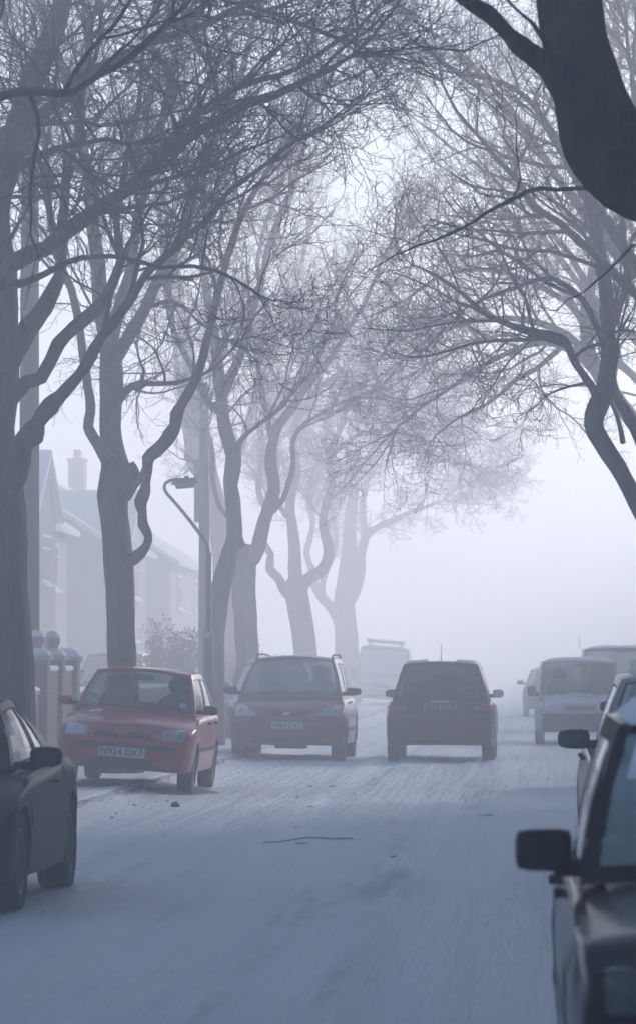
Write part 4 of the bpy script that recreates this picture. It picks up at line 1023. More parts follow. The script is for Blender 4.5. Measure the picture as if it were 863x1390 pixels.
# --- black hatchback driving away in the road
c = Car('hatchback_car', 'black hatchback with a roof aerial out in the road, seen from behind', 'car', 3.95, 1.70,
        deck=[(-1.97, .6), (-1.9, .74), (-1.6, .84), (-1.0, .94), (-.7, .98), (1.7, .98), (1.86, .92), (1.93, .75), (1.97, .6)],
        shoulder=[(-1.97, .56), (-1.85, .7), (-1.2, .86), (-.7, .91), (1.7, .95), (1.88, .86), (1.97, .58)],
        cabin=dict(A=(-1.0, .95, .74), B=(-.2, 1.50, .59), D=(1.50, 1.52, .575), C=(1.90, .96, .74), panes=[(.06, .46), (.50, .84)], margin=.10, crown=.045, rbow=.14, glass_rear_window='glass_clear', glass_windscreen='glass_clear'),
        wb=2.5, wr=.305, front_axle=-1.22, body='black_plum', zb=.26, bow=.13, tyre_w=.20, tail_w=.93)
c.taillamps([(.60, .79), (.80, .77), (.775, .93), (.65, .93)])
c.taillamps([(.50, .80), (.605, .79), (.64, .86), (.53, .88)], 'lens', 'reversing_light')
c.plate(0, .855, 'SK53 XDA', front=False, mat='plate_yellow', out=.014)
c.bars('bumper_strip', [(-.80, .555, .80, .575)], 'trim', front=False, off=.01)
c.bars('lower_bumper', [(-.74, .27, .74, .38)], 'trim', front=False, off=.012)
c.on_face('tailgate_gap', [(-.62, .70), (.62, .70), (.62, .708), (-.62, .708)], 'trim', False, .003)
bm = bmesh.new(); add_box(bm, (0, 2.0, .945), (.30, .025, .03)); bm_obj('tailgate_handle', bm, M['reflector'], c.root, True, bevel=.008)
c.mirrors(-.72, 1.05, w_=.175, h=.14, mat='black', arm=.02, d=.12)
c.doors([-.6, .35, 1.1]); c.handles([.2, 1.0], .86)
V_, Q_ = tubes([(np.array([(0, 1.25, 1.54), (0, 1.28, 1.68), (0, 1.32, 1.84)]), np.array([.009, .006, .005]))]); quad_mesh_obj('aerial', V_, Q_, M['trim'], c.root)
c.snow_roof(.03, -.95, -.38, .3, .985, 3); c.snow_roof(.03, .32, .95, .3, .985, 4)
c.place(-1.40, 63 + 1.98, .0, math.pi - R(.3))

# --- black coupe, near left
c = Car('coupe_car', 'black coupe with a drop-shaped roofline, cut off by the left edge of the photo', 'car', 4.0, 1.72,
        deck=[(-2.0, .48), (-1.9, .60), (-1.7, .68), (-1.2, .78), (-.7, .86), (-.4, .89), (1.3, .92), (1.7, .90), (1.92, .8), (2.0, .55)],
        shoulder=[(-2.0, .44), (-1.85, .56), (-1.5, .68), (-1.15, .74), (-.6, .80), (.5, .84), (1.2, .90), (1.6, .88), (1.9, .74), (2.0, .5)],
        cabin=dict(A=(-.72, .85, .72), B=(.05, 1.25, .53), D=(.78, 1.25, .52), C=(1.78, .93, .66), panes=[(.05, .55), (.585, .80)], arc=.03, belt=-.0, belly=.02, rbow=.10, crown=.04),
        wb=2.50, wr=.315, front_axle=-1.12, body='black_salted', zb=.20, bow=.2, tyre_w=.21, tumble=.07, arch=1.10, group='cars parked along the left kerb')
c.headlamps([(.40, .55), (.74, .53), (.72, .64), (.48, .64)])
c.bars('grille', [(-.3, .42, .3, .5)], 'trim'); c.bars('lower_intake', [(-.5, .24, .5, .34)], 'trim')
c.mirrors(-.42, .93, w_=.20, h=.135, mat='trim', arm=.06, d=.13, taper=.9, drop=.02)
c.doors([-.55, .62], strip=False); c.handles([.45], .76); c.wipers()
c.snow_deck(.42, .66, -1.35, -.85, .03, 8, 'strip_of_snow')
c.place(-3.92, 23.65 + 2.0, .0, R(-.4))

# --- near right black car, snow on its roof and screen
c = Car('saloon_car', 'boxy black car nearest the camera at the lower right, snow crusted on its windscreen', 'car', 4.1, 1.69,
        deck=[(-2.05, .72), (-2.0, .80), (-1.9, .835), (-1.3, .89), (-.85, .93), (1.4, .93), (1.9, .88), (2.0, .8), (2.05, .6)],
        shoulder=[(-2.05, .68), (-1.95, .78), (-1.3, .83), (-.7, .86), (1.4, .87), (1.95, .82), (2.05, .6)],
        cabin=dict(margin=.035, frame=2, A=(-.78, .905, .795), B=(-.12, 1.325, .665), D=(1.35, 1.325, .66), C=(1.85, .92, .74), panes=[(.05, .44), (.48, .85)], arc=.02, crown=.03, bow=.14, glass_windscreen='glass_frost'),
        wb=2.5, wr=.30, front_axle=-1.25, body='black', zb=.22, bow=.07, nose_w=.95, tumble=.05, group='cars parked along the right kerb')
c.bars('grille', [(-.50, .60, .50, .735)], 'trim', off=.01)
for k in range(5): c.bars('grille_slat', [(-.49, .612 + k * .025, .49, .618 + k * .025)], 'charcoal', off=.018)
c.headlamps([(.50, .60), (.77, .60), (.77, .74), (.50, .74)])
for o in c.root.children:
    if o.name.startswith('headlight'):
        o.data.materials[0] = M['steel']
        for q in o.children: q.data.materials[0] = M['glass_clear'] if q.name.startswith('lamp_lens') else M['steel']
c.bars('bumper_strip', [(-.78, .42, .78, .55)], 'trim', off=.05)
c.mirrors(-.55, .965, x=.765, w_=.165, h=.125, mat='trim', arm=.05, d=.12, taper=.93, drop=.02, sq=7)
c.doors([-.62, .35, 1.1]); c.handles([.22, 1.0], .80); c.wipers()
c.snow_roof(.075, -.96, .96, -.02, .97, 11)
c.snow_screen(-.90, .88, .62, .97, .02, 12, name='frosted_snow', edge=lambda u: .97)
c.snow_screen(-.80, .90, .02, .12, .045, 13, edge=lambda u: .10 + .42 * max(0, min(1, (u + .80) / .8)))
c.place(.93, 10.3 + 2.05, .0, R(.4))

# --- second right car, grey silver
c = Car('hatchback_car', 'silver-grey car with a large rounded door mirror, second in the row on the right', 'car', 4.2, 1.75,
        deck=[(-2.1, .58), (-2.0, .72), (-1.8, .80), (-1.2, .92), (-.95, .96), (1.6, .96), (1.95, .9), (2.1, .6)],
        shoulder=[(-2.1, .54), (-1.95, .68), (-1.5, .80), (-.9, .88), (1.6, .92), (2.0, .82), (2.1, .56)],
        cabin=dict(A=(-1.15, .94, .77), B=(-.25, 1.405, .60), D=(1.5, 1.40, .58), C=(1.98, .96, .72), panes=[(.07, .42), (.46, .84)], arc=.035, crown=.05, bow=.2, glass_windscreen='glass_frost'),
        wb=2.6, wr=.31, front_axle=-1.25, body='silver', zb=.22, bow=.18, group='cars parked along the right kerb')
c.headlamps([(.42, .62), (.80, .62), (.78, .80), (.52, .76)])
c.bars('grille', [(-.35, .60, .35, .70)], 'trim'); c.bars('lower_intake', [(-.6, .28, .6, .40)], 'trim')
c.mirrors(-.82, 1.01, w_=.215, h=.145, mat='charcoal', arm=.04, d=.15, taper=.85)
c.doors([-.72, .3, 1.2]); c.handles([.15, 1.05], .86); c.wipers()
c.snow_screen(-.86, .86, .03, .5, .03, 14, edge=lambda u: .12 + .5 * max(0, min(1, (u + .9) / .9)))
c.snow_roof(.03, -.88, .9, .05, .97, 15)
c.place(1.22, 26.0 + 2.1, .0, R(.3))

def simple_car(name, label, x, yfront, L, W, H, body, z=0.0, rz=0.0, roll=0.0, snow=True, screen_snow=False, glass='glass', seed=1, mirror=True, van=False, group=None, plate=None):
    hb = .94 if not van else min(1.05, H * .58)
    h2 = H - .045
    nose = .62 if not van else .66
    c = Car(name, label, 'van' if van else 'car', L, W,
            deck=[(-L / 2, nose), (-L / 2 + .08, nose + .12), (-L / 2 + .4, hb - .13), (-L / 2 + 1.0, hb - .03), (L / 2 - .4, hb), (L / 2 - .05, hb - .1), (L / 2, .7)],
            shoulder=[(-L / 2, nose - .04), (-L / 2 + .1, nose + .06), (-L / 2 + .8, hb - .13), (L / 2 - .3, hb - .06), (L / 2, .6)],
            cabin=dict(A=(-L / 2 + (1.0 if not van else .85), hb - .03, W / 2 - .09), B=(-L / 2 + (1.85 if not van else 1.35), h2, W / 2 - (.26 if not van else .15)), D=(L / 2 - (.6 if not van else .15), h2, W / 2 - (.27 if not van else .14)), C=(L / 2 - (.15 if not van else .05), hb, W / 2 - .1),
                       panes=[(.07, .42), (.46, .84)] if not van else [(.04, .24)], rear_glass=True, glass_windscreen=glass, arc=.03 if not van else .01),
            wb=L * .62, wr=.31, front_axle=-L / 2 + .85, body=body, zb=.24, group=group)
    c.headlamps([(W * .25, nose + .0), (W * .45, nose), (W * .44, nose + .15), (W * .30, nose + .13)])
    c.bars('grille', [(-.32, nose, .32, nose + .09)], 'trim'); c.bars('lower_intake', [(-.5, .3, .5, .42)], 'trim')
    if mirror: c.mirrors(-L / 2 + 1.35, hb + .07, w_=.2 if not van else .17, h=.14 if not van else .22, mat='trim', arm=.04, d=.13)
    c.doors([-L / 2 + 1.45, .3]); c.handles([.15], .84); c.wipers()
    if snow: c.snow_roof(.05, -.92, .92, .01, .98, seed)
    if screen_snow: c.snow_screen(-.9, .9, .02, .93, .03, seed + 1)
    if screen_snow or van: c.snow_deck(-W * .4, W * .4, -L / 2 + .18, -L / 2 + .85, .035, seed + 2)
    c.place(x, yfront + L / 2, z, rz, roll)
    return c

simple_car('parked_car', 'dark car mostly hidden between the silver-grey car and the white van, one door mirror showing', 1.86, 47.6, 4.2, 1.72, 1.36, 'charcoal', snow=False, seed=21, group='cars parked along the right kerb')
c = simple_car('small_van', 'white van with a snowy bonnet and dark bumper, parked facing the camera on the right', .93, 77, 4.1, 1.72, 1.62, 'white', seed=22, van=True, glass='glass_dark', group='cars parked along the right kerb')
c.bars('bumper', [(-.82, .26, .82, .60)], 'trim', off=.03)
simple_car('parked_car', 'faint grey car in the fog just left of and beyond the white van', .62, 118, 4.2, 1.72, 1.40, 'charcoal', seed=23, group='cars parked along the right kerb')
c = simple_car('box_van', 'tall dark van with a flat snowy roof looming behind the white van', 2.05, 91, 4.9, 1.95, 1.92, 'charcoal', seed=24, van=True, glass='glass_dark', group='cars parked along the right kerb', mirror=False)
V_, Q_ = tubes([(np.array([(-.93, -1.2, 1.9), (-.95, -1.15, 2.05), (-.96, -1.1, 2.18)]), np.array([.01, .008, .006]))]); quad_mesh_obj('aerial', V_, Q_, M['trim'], c.root)
simple_car('parked_car', 'blue-grey car with a snow-covered windscreen, half hidden behind the maroon people carrier', -5.0, 76.5, 4.3, 1.72, 1.50, 'bluegrey', z=.07, roll=R(2.5), screen_snow=True, seed=25, group='cars parked along the left kerb')
c = simple_car('panel_van', 'far white van with an amber light bar on its roof, tilted at the left kerb', -5.3, 142, 4.8, 2.0, 2.1, 'white', z=.08, roll=R(4.5), screen_snow=True, seed=26, van=True, group='cars parked along the left kerb')
bm = bmesh.new(); add_box(bm, (0, -.9, 2.27), (1.35, .28, .13)); bm_obj('light_bar', bm, M['orange_bar'], c.root, True, bevel=.03)
bm = bmesh.new()
for sg in (-1, 1): add_box(bm, (sg * .55, -.9, 2.17), (.06, .2, .12))
bm_obj('light_bar_bracket', bm, M['trim'], c.root, bevel=.01)
simple_car('parked_car', 'pale car with a snowy roof on the driveway behind the knobbly pollarded tree', -9.75, 93, 4.4, 1.78, 1.66, 'silver', z=.15, seed=27, glass='glass_frost')

# ------------------------------------------------------------------ small ground things
def patch_on(name, pts, zf, mat, dz=.006, kind='structure'):
    """irregular thin sheet over the ground, outline radius per angle"""
    (cx, cy_, rx, ry) = pts; V_, F_ = [(cx, cy_, zf(cx, cy_) + dz)], []; n, m_ = 40, 7
    for j in range(1, m_ + 1):
        for k in range(n):
            a = 2 * math.pi * k / n; q = 1 + .35 * noise.noise(Vector((math.cos(a) * 1.6, math.sin(a) * 1.6, cx)))
            x = cx + rx * q * j / m_ * math.cos(a); y = cy_ + ry * q * j / m_ * math.sin(a)
            V_.append((x, y, zf(x, y) + (dz if j < m_ else -.01)))
    for k in range(n): F_.append((0, 1 + k, 1 + (k + 1) % n))
    for j in range(m_ - 1):
        for k in range(n): F_.append((1 + j * n + k, 1 + (j + 1) * n + k, 1 + (j + 1) * n + (k + 1) % n, 1 + j * n + (k + 1) % n))
    o = mesh_obj(name, V_, F_, M[mat]); tag(o, None, None, kind=kind); return o
patch_on('bare_tarmac', (-4.1, 47.2, .42, 1.2), road_z, 'slush', .010)  # dark sheet: bare tarmac and the red car's shadow in one colour
patch_on('bare_tarmac', (-5.05, 47.0, .35, 1.6), pave_z, 'slush', .012)  # pavement side: bare ground and car shadow coloured dark together
patch_on('bare_tarmac', (-3.8, 65.6, .6, 1.6), road_z, 'slush', .010)  # dark sheet under the people carrier

def clod(name, label, x, y, z, s_, mat, seed, cat='stone'):
    bm = bmesh.new(); bmesh.ops.create_icosphere(bm, subdivisions=3, radius=s_)
    for v in bm.verts:
        n = noise.noise(v.co * 18 + Vector((seed, 0, 0))); v.co *= 1 + .45 * n; v.co.z *= .75
    bmesh.ops.translate(bm, verts=bm.verts[:], vec=(0, 0, s_ * .55))
    o = bm_obj(name, bm, M[mat], None, True); o.location = (x, y, z); tag(o, label, cat); return o
clod('stone', 'small dark lump lying on the snow in front of the red hatchback', -3.72, 42.4, .02, .042, 'rock', 3)
rr = random.Random(9)
for k in range(40):      # broken crusts of snow thrown up along the kerb
    y = rr.uniform(28, 60); x = KL + .25 + abs(rr.gauss(0, .28)); s_ = rr.uniform(.008, .022)
    o = clod('snow_clod', None, x, y, road_z(x, y) - .005, s_, 'snow', k, None)
    tag(o, 'crumb of broken snow scattered along the left gutter', 'snow lump', 'snow crumbs along the left gutter')
for k in range(12):
    y = rr.uniform(30, 62); x = rr.uniform(-3.0, .2); a = rr.uniform(0, 3.14); n_ = 6; L_ = rr.uniform(.05, .16)
    P_ = np.array([(L_ * (q / 5 - .5) * math.cos(a), L_ * (q / 5 - .5) * math.sin(a) + rr.gauss(0, .006), .006 + rr.gauss(0, .003)) for q in range(n_)])
    V_, Q_ = tubes([(P_, np.linspace(.005, .0025, n_)), (np.array([P_[2], P_[2] + [.02, .015, .01], P_[2] + [.035, .03, .008]]), np.array([.003, .002, .0015]))])
    o = quad_mesh_obj('fallen_twig', V_, Q_, M['twig']); o.location = (x, y, road_z(x, y)); tag(o, 'small broken twig lying loose on the packed snow of the road', 'twig', 'broken twigs scattered on the road')
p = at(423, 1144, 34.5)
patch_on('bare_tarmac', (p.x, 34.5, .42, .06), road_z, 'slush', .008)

# ------------------------------------------------------------------ garden wall on the left
WX = -7.0
def wall_run(y0, y1, label, h=1.05):
    bm = bmesh.new(); add_box(bm, (0, (y1 - y0) / 2, h / 2), (.22, y1 - y0, h)); root = bm_obj('garden_wall', bm, M['brick'])
    root.location = (WX, y0, .1); tag(root, label, 'wall', 'front garden walls')
    bm = bmesh.new(); add_box(bm, (0, (y1 - y0) / 2, h + .03), (.28, y1 - y0 + .004, .06)); bm_obj('coping', bm, M['stone'], root, bevel=.008)
    n = 60; V_, F_ = [], []
    for i in range(n + 1):
        y = (y1 - y0) * i / n; e = .07 + .02 * noise.noise(Vector((y * 2, y0, 0)))
        for q in range(9):
            a = math.pi * q / 8; V_.append((-.145 * math.cos(a), y, h + .055 + e * math.sin(a)))
    for i in range(n):
        for q in range(8): F_.append((i * 9 + q, i * 9 + q + 1, (i + 1) * 9 + q + 1, (i + 1) * 9 + q))
    mesh_obj('snow_cap', V_, F_, M['snow'], root)
def pillar(y, label, ball=True, h=1.48, s_=.36):
    root = empty('gate_pillar', label, 'pillar', (WX, y, .1), group='brick pillars of the garden wall')
    bm = bmesh.new(); add_box(bm, (0, 0, h / 2), (s_, s_, h)); bm_obj('shaft', bm, M['brick'], root, bevel=.004)
    bm = bmesh.new(); add_box(bm, (0, 0, h + .03), (s_ + .08, s_ + .08, .06)); bm_obj('cap', bm, M['stone'], root, bevel=.01)
    bm = bmesh.new(); g = s_ / 2 + .035
    bmesh.ops.create_icosphere(bm, subdivisions=3, radius=1)
    for v in bm.verts:
        x, yy, z = v.co; q = (abs(x) ** 4 + abs(yy) ** 4) ** .25 / max(1e-6, math.hypot(x, yy)) if math.hypot(x, yy) > 1e-5 else 1
        v.co = Vector((x / max(q, .6) * g * (.95), yy / max(q, .6) * g * .95, max(-.02, z) * .13 + .02 * noise.noise(v.co * 3 + Vector((y, 0, 0)))))
        v.co.z += h + .06
    bm_obj('snow_cap', bm, M['snow'], root, True)
    if ball:
        bm = bmesh.new(); add_lathe(bm, [(.07, h + .05), (.06, h + .12), (.05, h + .15), (.09, h + .19), (.12, h + .25), (.125, h + .29), (.11, h + .34), (.07, h + .39), (.001, h + .405)], 'Z', 20)
        b_ = bm_obj('ball_finial', bm, M['stone'], root, True)
        bm = bmesh.new(); add_lathe(bm, [(.115, h + .335), (.10, h + .375), (.07, h + .415), (.001, h + .435)], 'Z', 20); bm_obj('snow_dab', bm, M['snow'], b_, True)
wall_run(30, 56.5, 'low brick garden wall with snow on its coping, running behind the big left tree', 1.0)
for y, lb, b_ in ((57.2, 'tall brick pillar with a snow-capped ball, nearest of the three beside the red hatchback', True), (59.1, 'middle brick pillar of the three left of the red hatchback', True), (61.0, 'farthest of the three brick pillars, closest to the red hatchback roof', False)):
    pillar(y, lb, b_)
bm_ = None
wall_run(61.4, 84, 'brick garden wall continuing beyond the three pillars', .95)
# snow-topped panel walls between the pillars
for y0, lb in ((57.39, 'short high panel of brick between the first and second pillars'), (59.29, 'short high panel of brick between the second and third pillars')):
    bm = bmesh.new(); add_box(bm, (0, .76, .66), (.22, 1.5, 1.32)); root = bm_obj('garden_wall', bm, M['brick']); root.location = (WX, y0, .1); tag(root, lb, 'wall', 'front garden walls')
    bm = bmesh.new(); add_box(bm, (0, .76, 1.36), (.26, 1.49, .09)); bm_obj('snow_cap', bm, M['snow'], root, True, bevel=.035)

# ------------------------------------------------------------------ poles and lamp
def pole(px_, depth, h, r, label):
    p = at(px_, 904, depth); root = empty('telegraph_pole', label, 'pole', (p.x, depth, .1), group='wooden telegraph poles')
    bm = bmesh.new(); add_lathe(bm, [(r * 1.1, -.1), (r * 1.05, 1.5), (r, 3), (r * .9, h * .7), (r * .8, h), (.001, h + .04)], 'Z', 20); bm_obj('shaft', bm, M['wood_pole'], root, True)
    bm = bmesh.new()
    for z in (h - .5, h - .8): add_box(bm, (0, 0, z), (.06, .9, .08))
    for z in (h - .5, h - .8):
        for y in (-.4, -.2, .2, .4): add_lathe(bm, [(.02, 0), (.035, .04), (.03, .1), (.001, .12)], 'Z', 10, Matrix.Translation((0, y, z + .04)))
    bm_obj('crossarm', bm, M['steel'], root)
    return root
pole(39, 58, 9.5, .15, 'thick telegraph pole close behind the big left tree')
c = pole(277, 83, 7.2, .115, 'thin telegraph pole standing right behind the street lamp')
bm = bmesh.new(); add_box(bm, (-.15, 0, 5.0), (.11, .16, 1.3)); bm_obj('cable_box', bm, M['steel'], c, bevel=.02)

D = 64.2; p = at(283, 904, D)
root = empty('street_lamp', 'street lamp with a bent swan-neck arm beside the slender leaning tree', 'street lamp', (p.x, D, .1))
off = np.array([p.x, D, .1])
bm = bmesh.new(); add_lathe(bm, [(.085, -.1), (.085, 1.9), (.07, 1.97), (.05, 2.0), (.045, 3.2), (.001, 3.21)], 'Z', 18); bm_obj('column', bm, M['steel'], root, True, angle=R(40))
P_, r_ = spline([np.array(at(x, y, D)) - off for x, y in [(283, 770), (283, 752), (280, 738), (262, 712), (240, 685), (226, 669), (223, 661), (226, 655), (236, 651), (250, 651)]], [.036, .035, .032, .03, .028, .027, .026, .026, .026, .026], .05)
V_, Q_ = tubes([(P_, r_)]); quad_mesh_obj('arm', V_, Q_, M['steel'], root)
hp = np.array(at(251, 653, D)) - off
bm = bmesh.new()
Mx = Matrix.Translation(tuple(hp)) @ Matrix.Rotation(R(-5), 4, 'Y')
v = bmesh.ops.create_cube(bm, size=1, matrix=Mx @ Matrix.Diagonal((.44, .17, .085, 1)))['verts']
for q in v:
    l = Mx.inverted() @ q.co
    if l.z > 0: l.x *= .86; l.y *= .7
    q.co = Mx @ l
v = bmesh.ops.create_cube(bm, size=1, matrix=Mx @ Matrix.Translation((.03, 0, .055)) @ Matrix.Diagonal((.07, .07, .05, 1)))
lh = bm_obj('lamp_head', bm, M['steel'], root, True, bevel=.012, angle=R(50))
bm = bmesh.new(); v = bmesh.ops.create_cube(bm, size=1, matrix=Mx @ Matrix.Translation((.0, 0, -.075)) @ Matrix.Diagonal((.34, .14, .08, 1)))['verts']
for q in v:
    l = Mx.inverted() @ q.co
    if l.z < -.08: l.x *= .85; l.y *= .7
    q.co = Mx @ l
bm_obj('lamp_bowl', bm, M['curtain'], lh, True, bevel=.012)
bm = bmesh.new(); q = at(281.5, 862, D - .09); add_box(bm, tuple(np.array(q) - off), (.085, .01, .11)); bm_obj('number_tag', bm, M['white_paint'], root, bevel=.002)

# ------------------------------------------------------------------ shrubs
def shrub(x, y, rx, rz_, n, label, seed, mat='evergreen', leaf=.035, z0=.1, depth=None, twig=True):
    rng = np.random.default_rng(seed); ry = depth or rx
    root = empty('garden_shrub', label, 'shrub', (x, y, z0)); polys = []; tips = []
    for k in range(40):
        a = rng.uniform(0, 2 * math.pi); e = rng.uniform(.15, 1.0)
        d = np.array([math.cos(a) * rx * (1 - e * .4), math.sin(a) * ry * (1 - e * .4), rz_ * (.75 + .9 * e)]); L_ = np.linalg.norm(d) * rng.uniform(.6, 1.0)
        P_, r_ = branch(rng, np.array([rng.normal(0, .1), rng.normal(0, .1), 0]), d, L_, .018, 9, .1, 0); polys.append((P_, r_))
        for q in range(3, 9):
            for _ in range(3):
                b_, rb = branch(rng, P_[q], perp(rng, d / np.linalg.norm(d)) + d / np.linalg.norm(d) * .6, rng.uniform(.2, .5) * rx, .006, 5, .3, 0); polys.append((b_, rb)); tips += list(b_[1:])
    V_, Q_ = tubes(polys); quad_mesh_obj('stems', V_, Q_, M['twig'], root)
    tips = np.array(tips); idx = rng.integers(0, len(tips), n); c_ = tips[idx] + rng.normal(0, .06, (n, 3))
    a = rng.normal(0, 1, (n, 3)); a /= np.linalg.norm(a, axis=1, keepdims=True); b_ = np.cross(a, rng.normal(0, 1, (n, 3))); b_ /= np.linalg.norm(b_, axis=1, keepdims=True)
    s_ = rng.uniform(.6, 1.3, (n, 1)) * leaf
    V_ = np.stack([c_ - a * s_, c_ + b_ * s_ * .5, c_ + a * s_, c_ - b_ * s_ * .5], 1).reshape(-1, 3)
    quad_mesh_obj('leaves', V_, np.arange(4 * n).reshape(-1, 4), M[mat], root)
    return root
shrub(-7.75, 64, .62, 1.15, 6500, 'dark leafy evergreen shrub rising behind the brick pillars', 3)
shrub(-7.9, 88, .95, 1.55, 7500, 'wide pale bush in the front garden between the knobbly tree and the lamp', 4, leaf=.045)
shrub(-6.9, 96, .5, 1.3, 2500, 'thin twiggy bush just beyond the lamp and the slender tree', 5, leaf=.03)

# ------------------------------------------------------------------ houses
def house(x, y, w_, d_, eave, ridge, label, gable_front=True, mat='render_wall', porch=False):
    """x = plane of the street front, runs from y to y+w_; d_ deep towards -x"""
    root = empty('brick_house' if mat == 'brick' else 'rendered_house', label, 'house', (x, y, .1), group='houses behind the left gardens')
    wbm = bmesh.new(); add_box(wbm, (-d_ / 2, w_ / 2, eave / 2), (d_, w_, eave))
    # gable ends
    for yy in (0, w_):
        a = [wbm.verts.new(p) for p in ((0, yy, eave), (-d_, yy, eave), (-d_ / 2, yy, ridge))]; wbm.faces.new(a)
    if gable_front:
        g0, g1 = w_ * .08, w_ * .42; gp = .7
        add_box(wbm, (gp / 2, (g0 + g1) / 2, eave / 2), (gp, g1 - g0, eave))
        wbm.faces.new([wbm.verts.new(p) for p in ((gp, g0, eave), (gp, g1, eave), (gp, (g0 + g1) / 2, eave + 1.5))])
    wl = bm_obj('wall', wbm, M[mat], root)
    rb = bmesh.new(); t_ = .16
    def slab(p):
        lo = [rb.verts.new(q) for q in p]; hi = [rb.verts.new((q[0], q[1], q[2] + t_)) for q in p]
        rb.faces.new(lo); rb.faces.new(hi[::-1])
        for i in range(4): rb.faces.new((lo[i], lo[(i + 1) % 4], hi[(i + 1) % 4], hi[i]))
    o_ = .35
    sl = (ridge - eave) / (d_ / 2)
    slab([(o_, -.25, eave - o_ * sl), (o_, w_ + .25, eave - o_ * sl), (-d_ / 2, w_ + .25, ridge), (-d_ / 2, -.25, ridge)])
    slab([(-d_ - o_, -.25, eave - o_ * sl), (-d_ / 2, -.25, ridge + .003), (-d_ / 2, w_ + .25, ridge + .003), (-d_ - o_, w_ + .25, eave - o_ * sl)])
    if gable_front:
        gm = (g0 + g1) / 2; s2 = 1.5 / (gm - g0)
        for q, e in ((g0 - .25, 1), (g1 + .25, -1)):
            slab([(gp + .2, q, eave - .25 * s2 + .01), (gp + .2, gm, eave + 1.51), (-1.8, gm, eave + 1.51), (-1.8, q, eave - .25 * s2 + .01)])
    rf = bm_obj('snowy_roof', rb, M['snow'], root)
    cb = bmesh.new(); add_box(cb, (-d_ / 2, w_ * .5, ridge + .55), (.6, 1.1, 1.5)); add_box(cb, (-d_ / 2, w_ * .5, ridge + 1.34), (.7, 1.2, .1))
    for k in range(4): add_lathe(cb, [(.1, 0), (.12, .05), (.1, .3), (.12, .35), (.09, .35)], 'Z', 10, Matrix.Translation((-d_ / 2, w_ * .5 - .4 + k * .27, ridge + 1.38)))
    bm_obj('chimney', cb, M['brick'], rf)
    def window(yc, zc, ww, hh, xo=0.0):
        f = bmesh.new(); th = .07
        add_box(f, (xo + .03, yc, zc + hh / 2 - th / 2), (.1, ww, th)); add_box(f, (xo + .03, yc, zc - hh / 2 + th / 2), (.1, ww, th))
        for q in (-.5, -.17, .17, .5): add_box(f, (xo + .032, yc + q * (ww - th), zc), (.09, th * .8, hh - .01))
        add_box(f, (xo + .031, yc, zc + hh * .22), (.085, ww - .01, .045))
        fo = bm_obj('window', f, M['white_paint'], root)
        f = bmesh.new(); add_box(f, (xo + .012, yc, zc), (.02, ww - .04, hh - .04)); bm_obj('pane', f, M['pane'], fo)
        f = bmesh.new(); add_box(f, (xo + .08, yc, zc - hh / 2 - .05), (.2, ww + .2, .08)); bm_obj('sill', f, M['snow'], fo, bevel=.02)
    for q, xo in ((.25, .7 if gable_front else 0), (.75, 0)):
        window(w_ * q, eave - 1.15, 1.9, 1.25, xo); window(w_ * q, 1.45, 2.2, 1.5, xo)
    f = bmesh.new(); add_box(f, (.03, w_ * .5, 1.05), (.08, .95, 2.1)); dr = bm_obj('door', f, M['white_paint'], root, bevel=.01)
    f = bmesh.new(); add_box(f, (.09, w_ * .5 + .35, 1.05), (.05, .04, .12)); bm_obj('handle', f, M['steel'], dr)
    return root
house(-13.2, 100, 15, 8.5, 5.3, 8.0, 'pale rendered house with a snowy gable, its windows faint behind the knobbly tree')
house(-13.2, 77, 15, 8.5, 5.3, 8.0, 'nearer pale house hidden behind the big left tree', gable_front=False)
house(-13.2, 124, 15, 8.5, 5.3, 8.0, 'farther pale house lost in the fog behind the wide bush', gable_front=True)
house(-13.2, 148, 15, 8.5, 5.3, 8.0, 'last faint house of the left side, beyond the many-stemmed tree', gable_front=False)

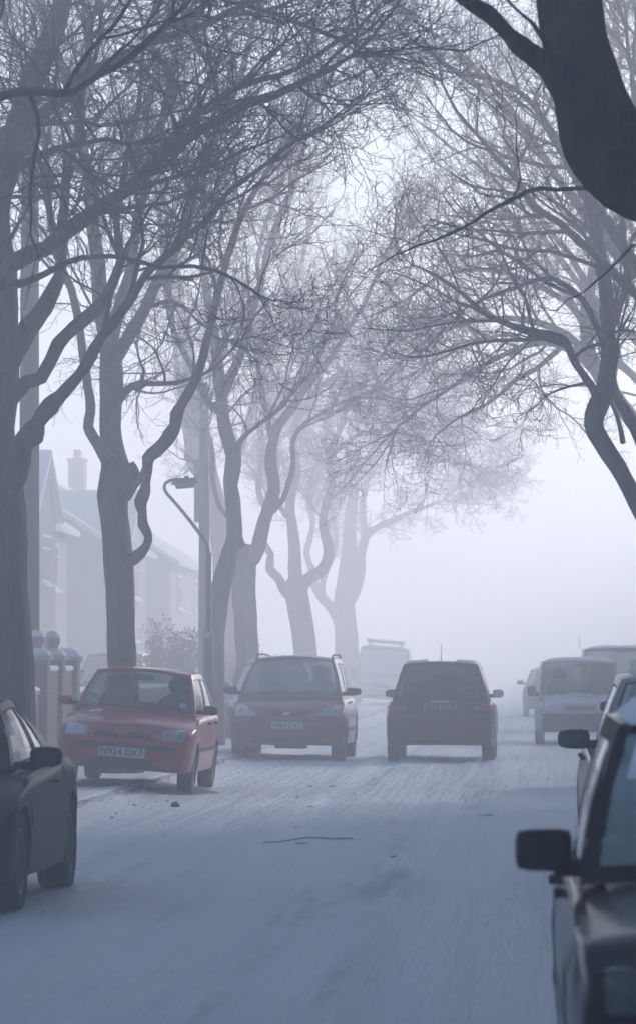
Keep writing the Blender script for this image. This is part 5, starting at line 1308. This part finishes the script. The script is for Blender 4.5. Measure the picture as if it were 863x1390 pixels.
# unseen flats added on the right to keep the near street in shade
def flats(x, y0, y1, h, label):  # added out of view, sized to block the sun
    root = empty('block_of_flats', label, 'building', (x, y0, .1)); L_ = y1 - y0
    bm = bmesh.new(); add_box(bm, (5, L_ / 2, h / 2), (10, L_, h)); bm_obj('wall', bm, M['brick'], root)
    bm = bmesh.new(); add_box(bm, (5, L_ / 2, h + .12), (10.6, L_ + .6, .24)); add_box(bm, (5, L_ / 2, h + .28), (10.3, L_ + .3, .12)); bm_obj('flat_roof', bm, M['snow'], root, bevel=.02)
    for k in range(int(L_ // 3.6)):
        for fl in range(int(h // 2.9)):
            yc = 2 + k * 3.6; zc = 1.6 + fl * 2.8
            f = bmesh.new(); add_box(f, (-.03, yc, zc + .6), (.1, 1.6, .07)); add_box(f, (-.03, yc, zc - .6), (.16, 1.7, .08))
            for q in (-.78, 0, .78): add_box(f, (-.032, yc + q, zc), (.09, .06, 1.14))
            fo = bm_obj('window', f, M['white_paint'], root)
            f = bmesh.new(); add_box(f, (-.012, yc, zc), (.02, 1.52, 1.14)); bm_obj('pane', f, M['pane'], fo)
flats(8.0, 50.3, 60, 9.5, 'lower brick wing joined to the flats beyond the right edge')
flats(8.0, -12, 50, 13.5, 'three-storey brick flats beyond the right edge, shading the near street')

for i, y in enumerate((72, 93, 114, 136)):  # unseen houses added to shade the low air on the right
    h_ = house(9.2, y + 16, 16, 8.5, 5.6, 8.6, ['nearest house beyond the right edge of the view', 'second house beyond the right edge of the view', 'third house beyond the right edge of the view', 'fourth house beyond the right edge of the view'][i], gable_front=False, mat='brick')
    h_.rotation_euler = (0, 0, math.pi); h_['group'] = 'houses on the right-hand side'

# ------------------------------------------------------------------ haze
def make_haze():
    bm = bmesh.new(); bmesh.ops.create_cube(bm, size=1.0, matrix=Matrix.Translation((0, 415, 8.4)) @ Matrix.Diagonal((290, 950, 19.2, 1)))
    m = bpy.data.materials.new('fog_air'); m.use_nodes = True; t = m.node_tree
    t.nodes.remove(t.nodes['Principled BSDF'])
    v = t.nodes.new('ShaderNodeVolumePrincipled'); v.inputs['Color'].default_value = (0.955, 0.95, 0.995, 1); v.inputs['Density'].default_value = HAZE_D; v.inputs['Anisotropy'].default_value = HAZE_G
    t.links.new(v.outputs[0], t.nodes['Material Output'].inputs['Volume'])
    o = bm_obj('haze', bm, m); tag(o, None, None, kind='stuff')
HAZE_D, HAZE_G = 0.0113, 0.55
make_haze()
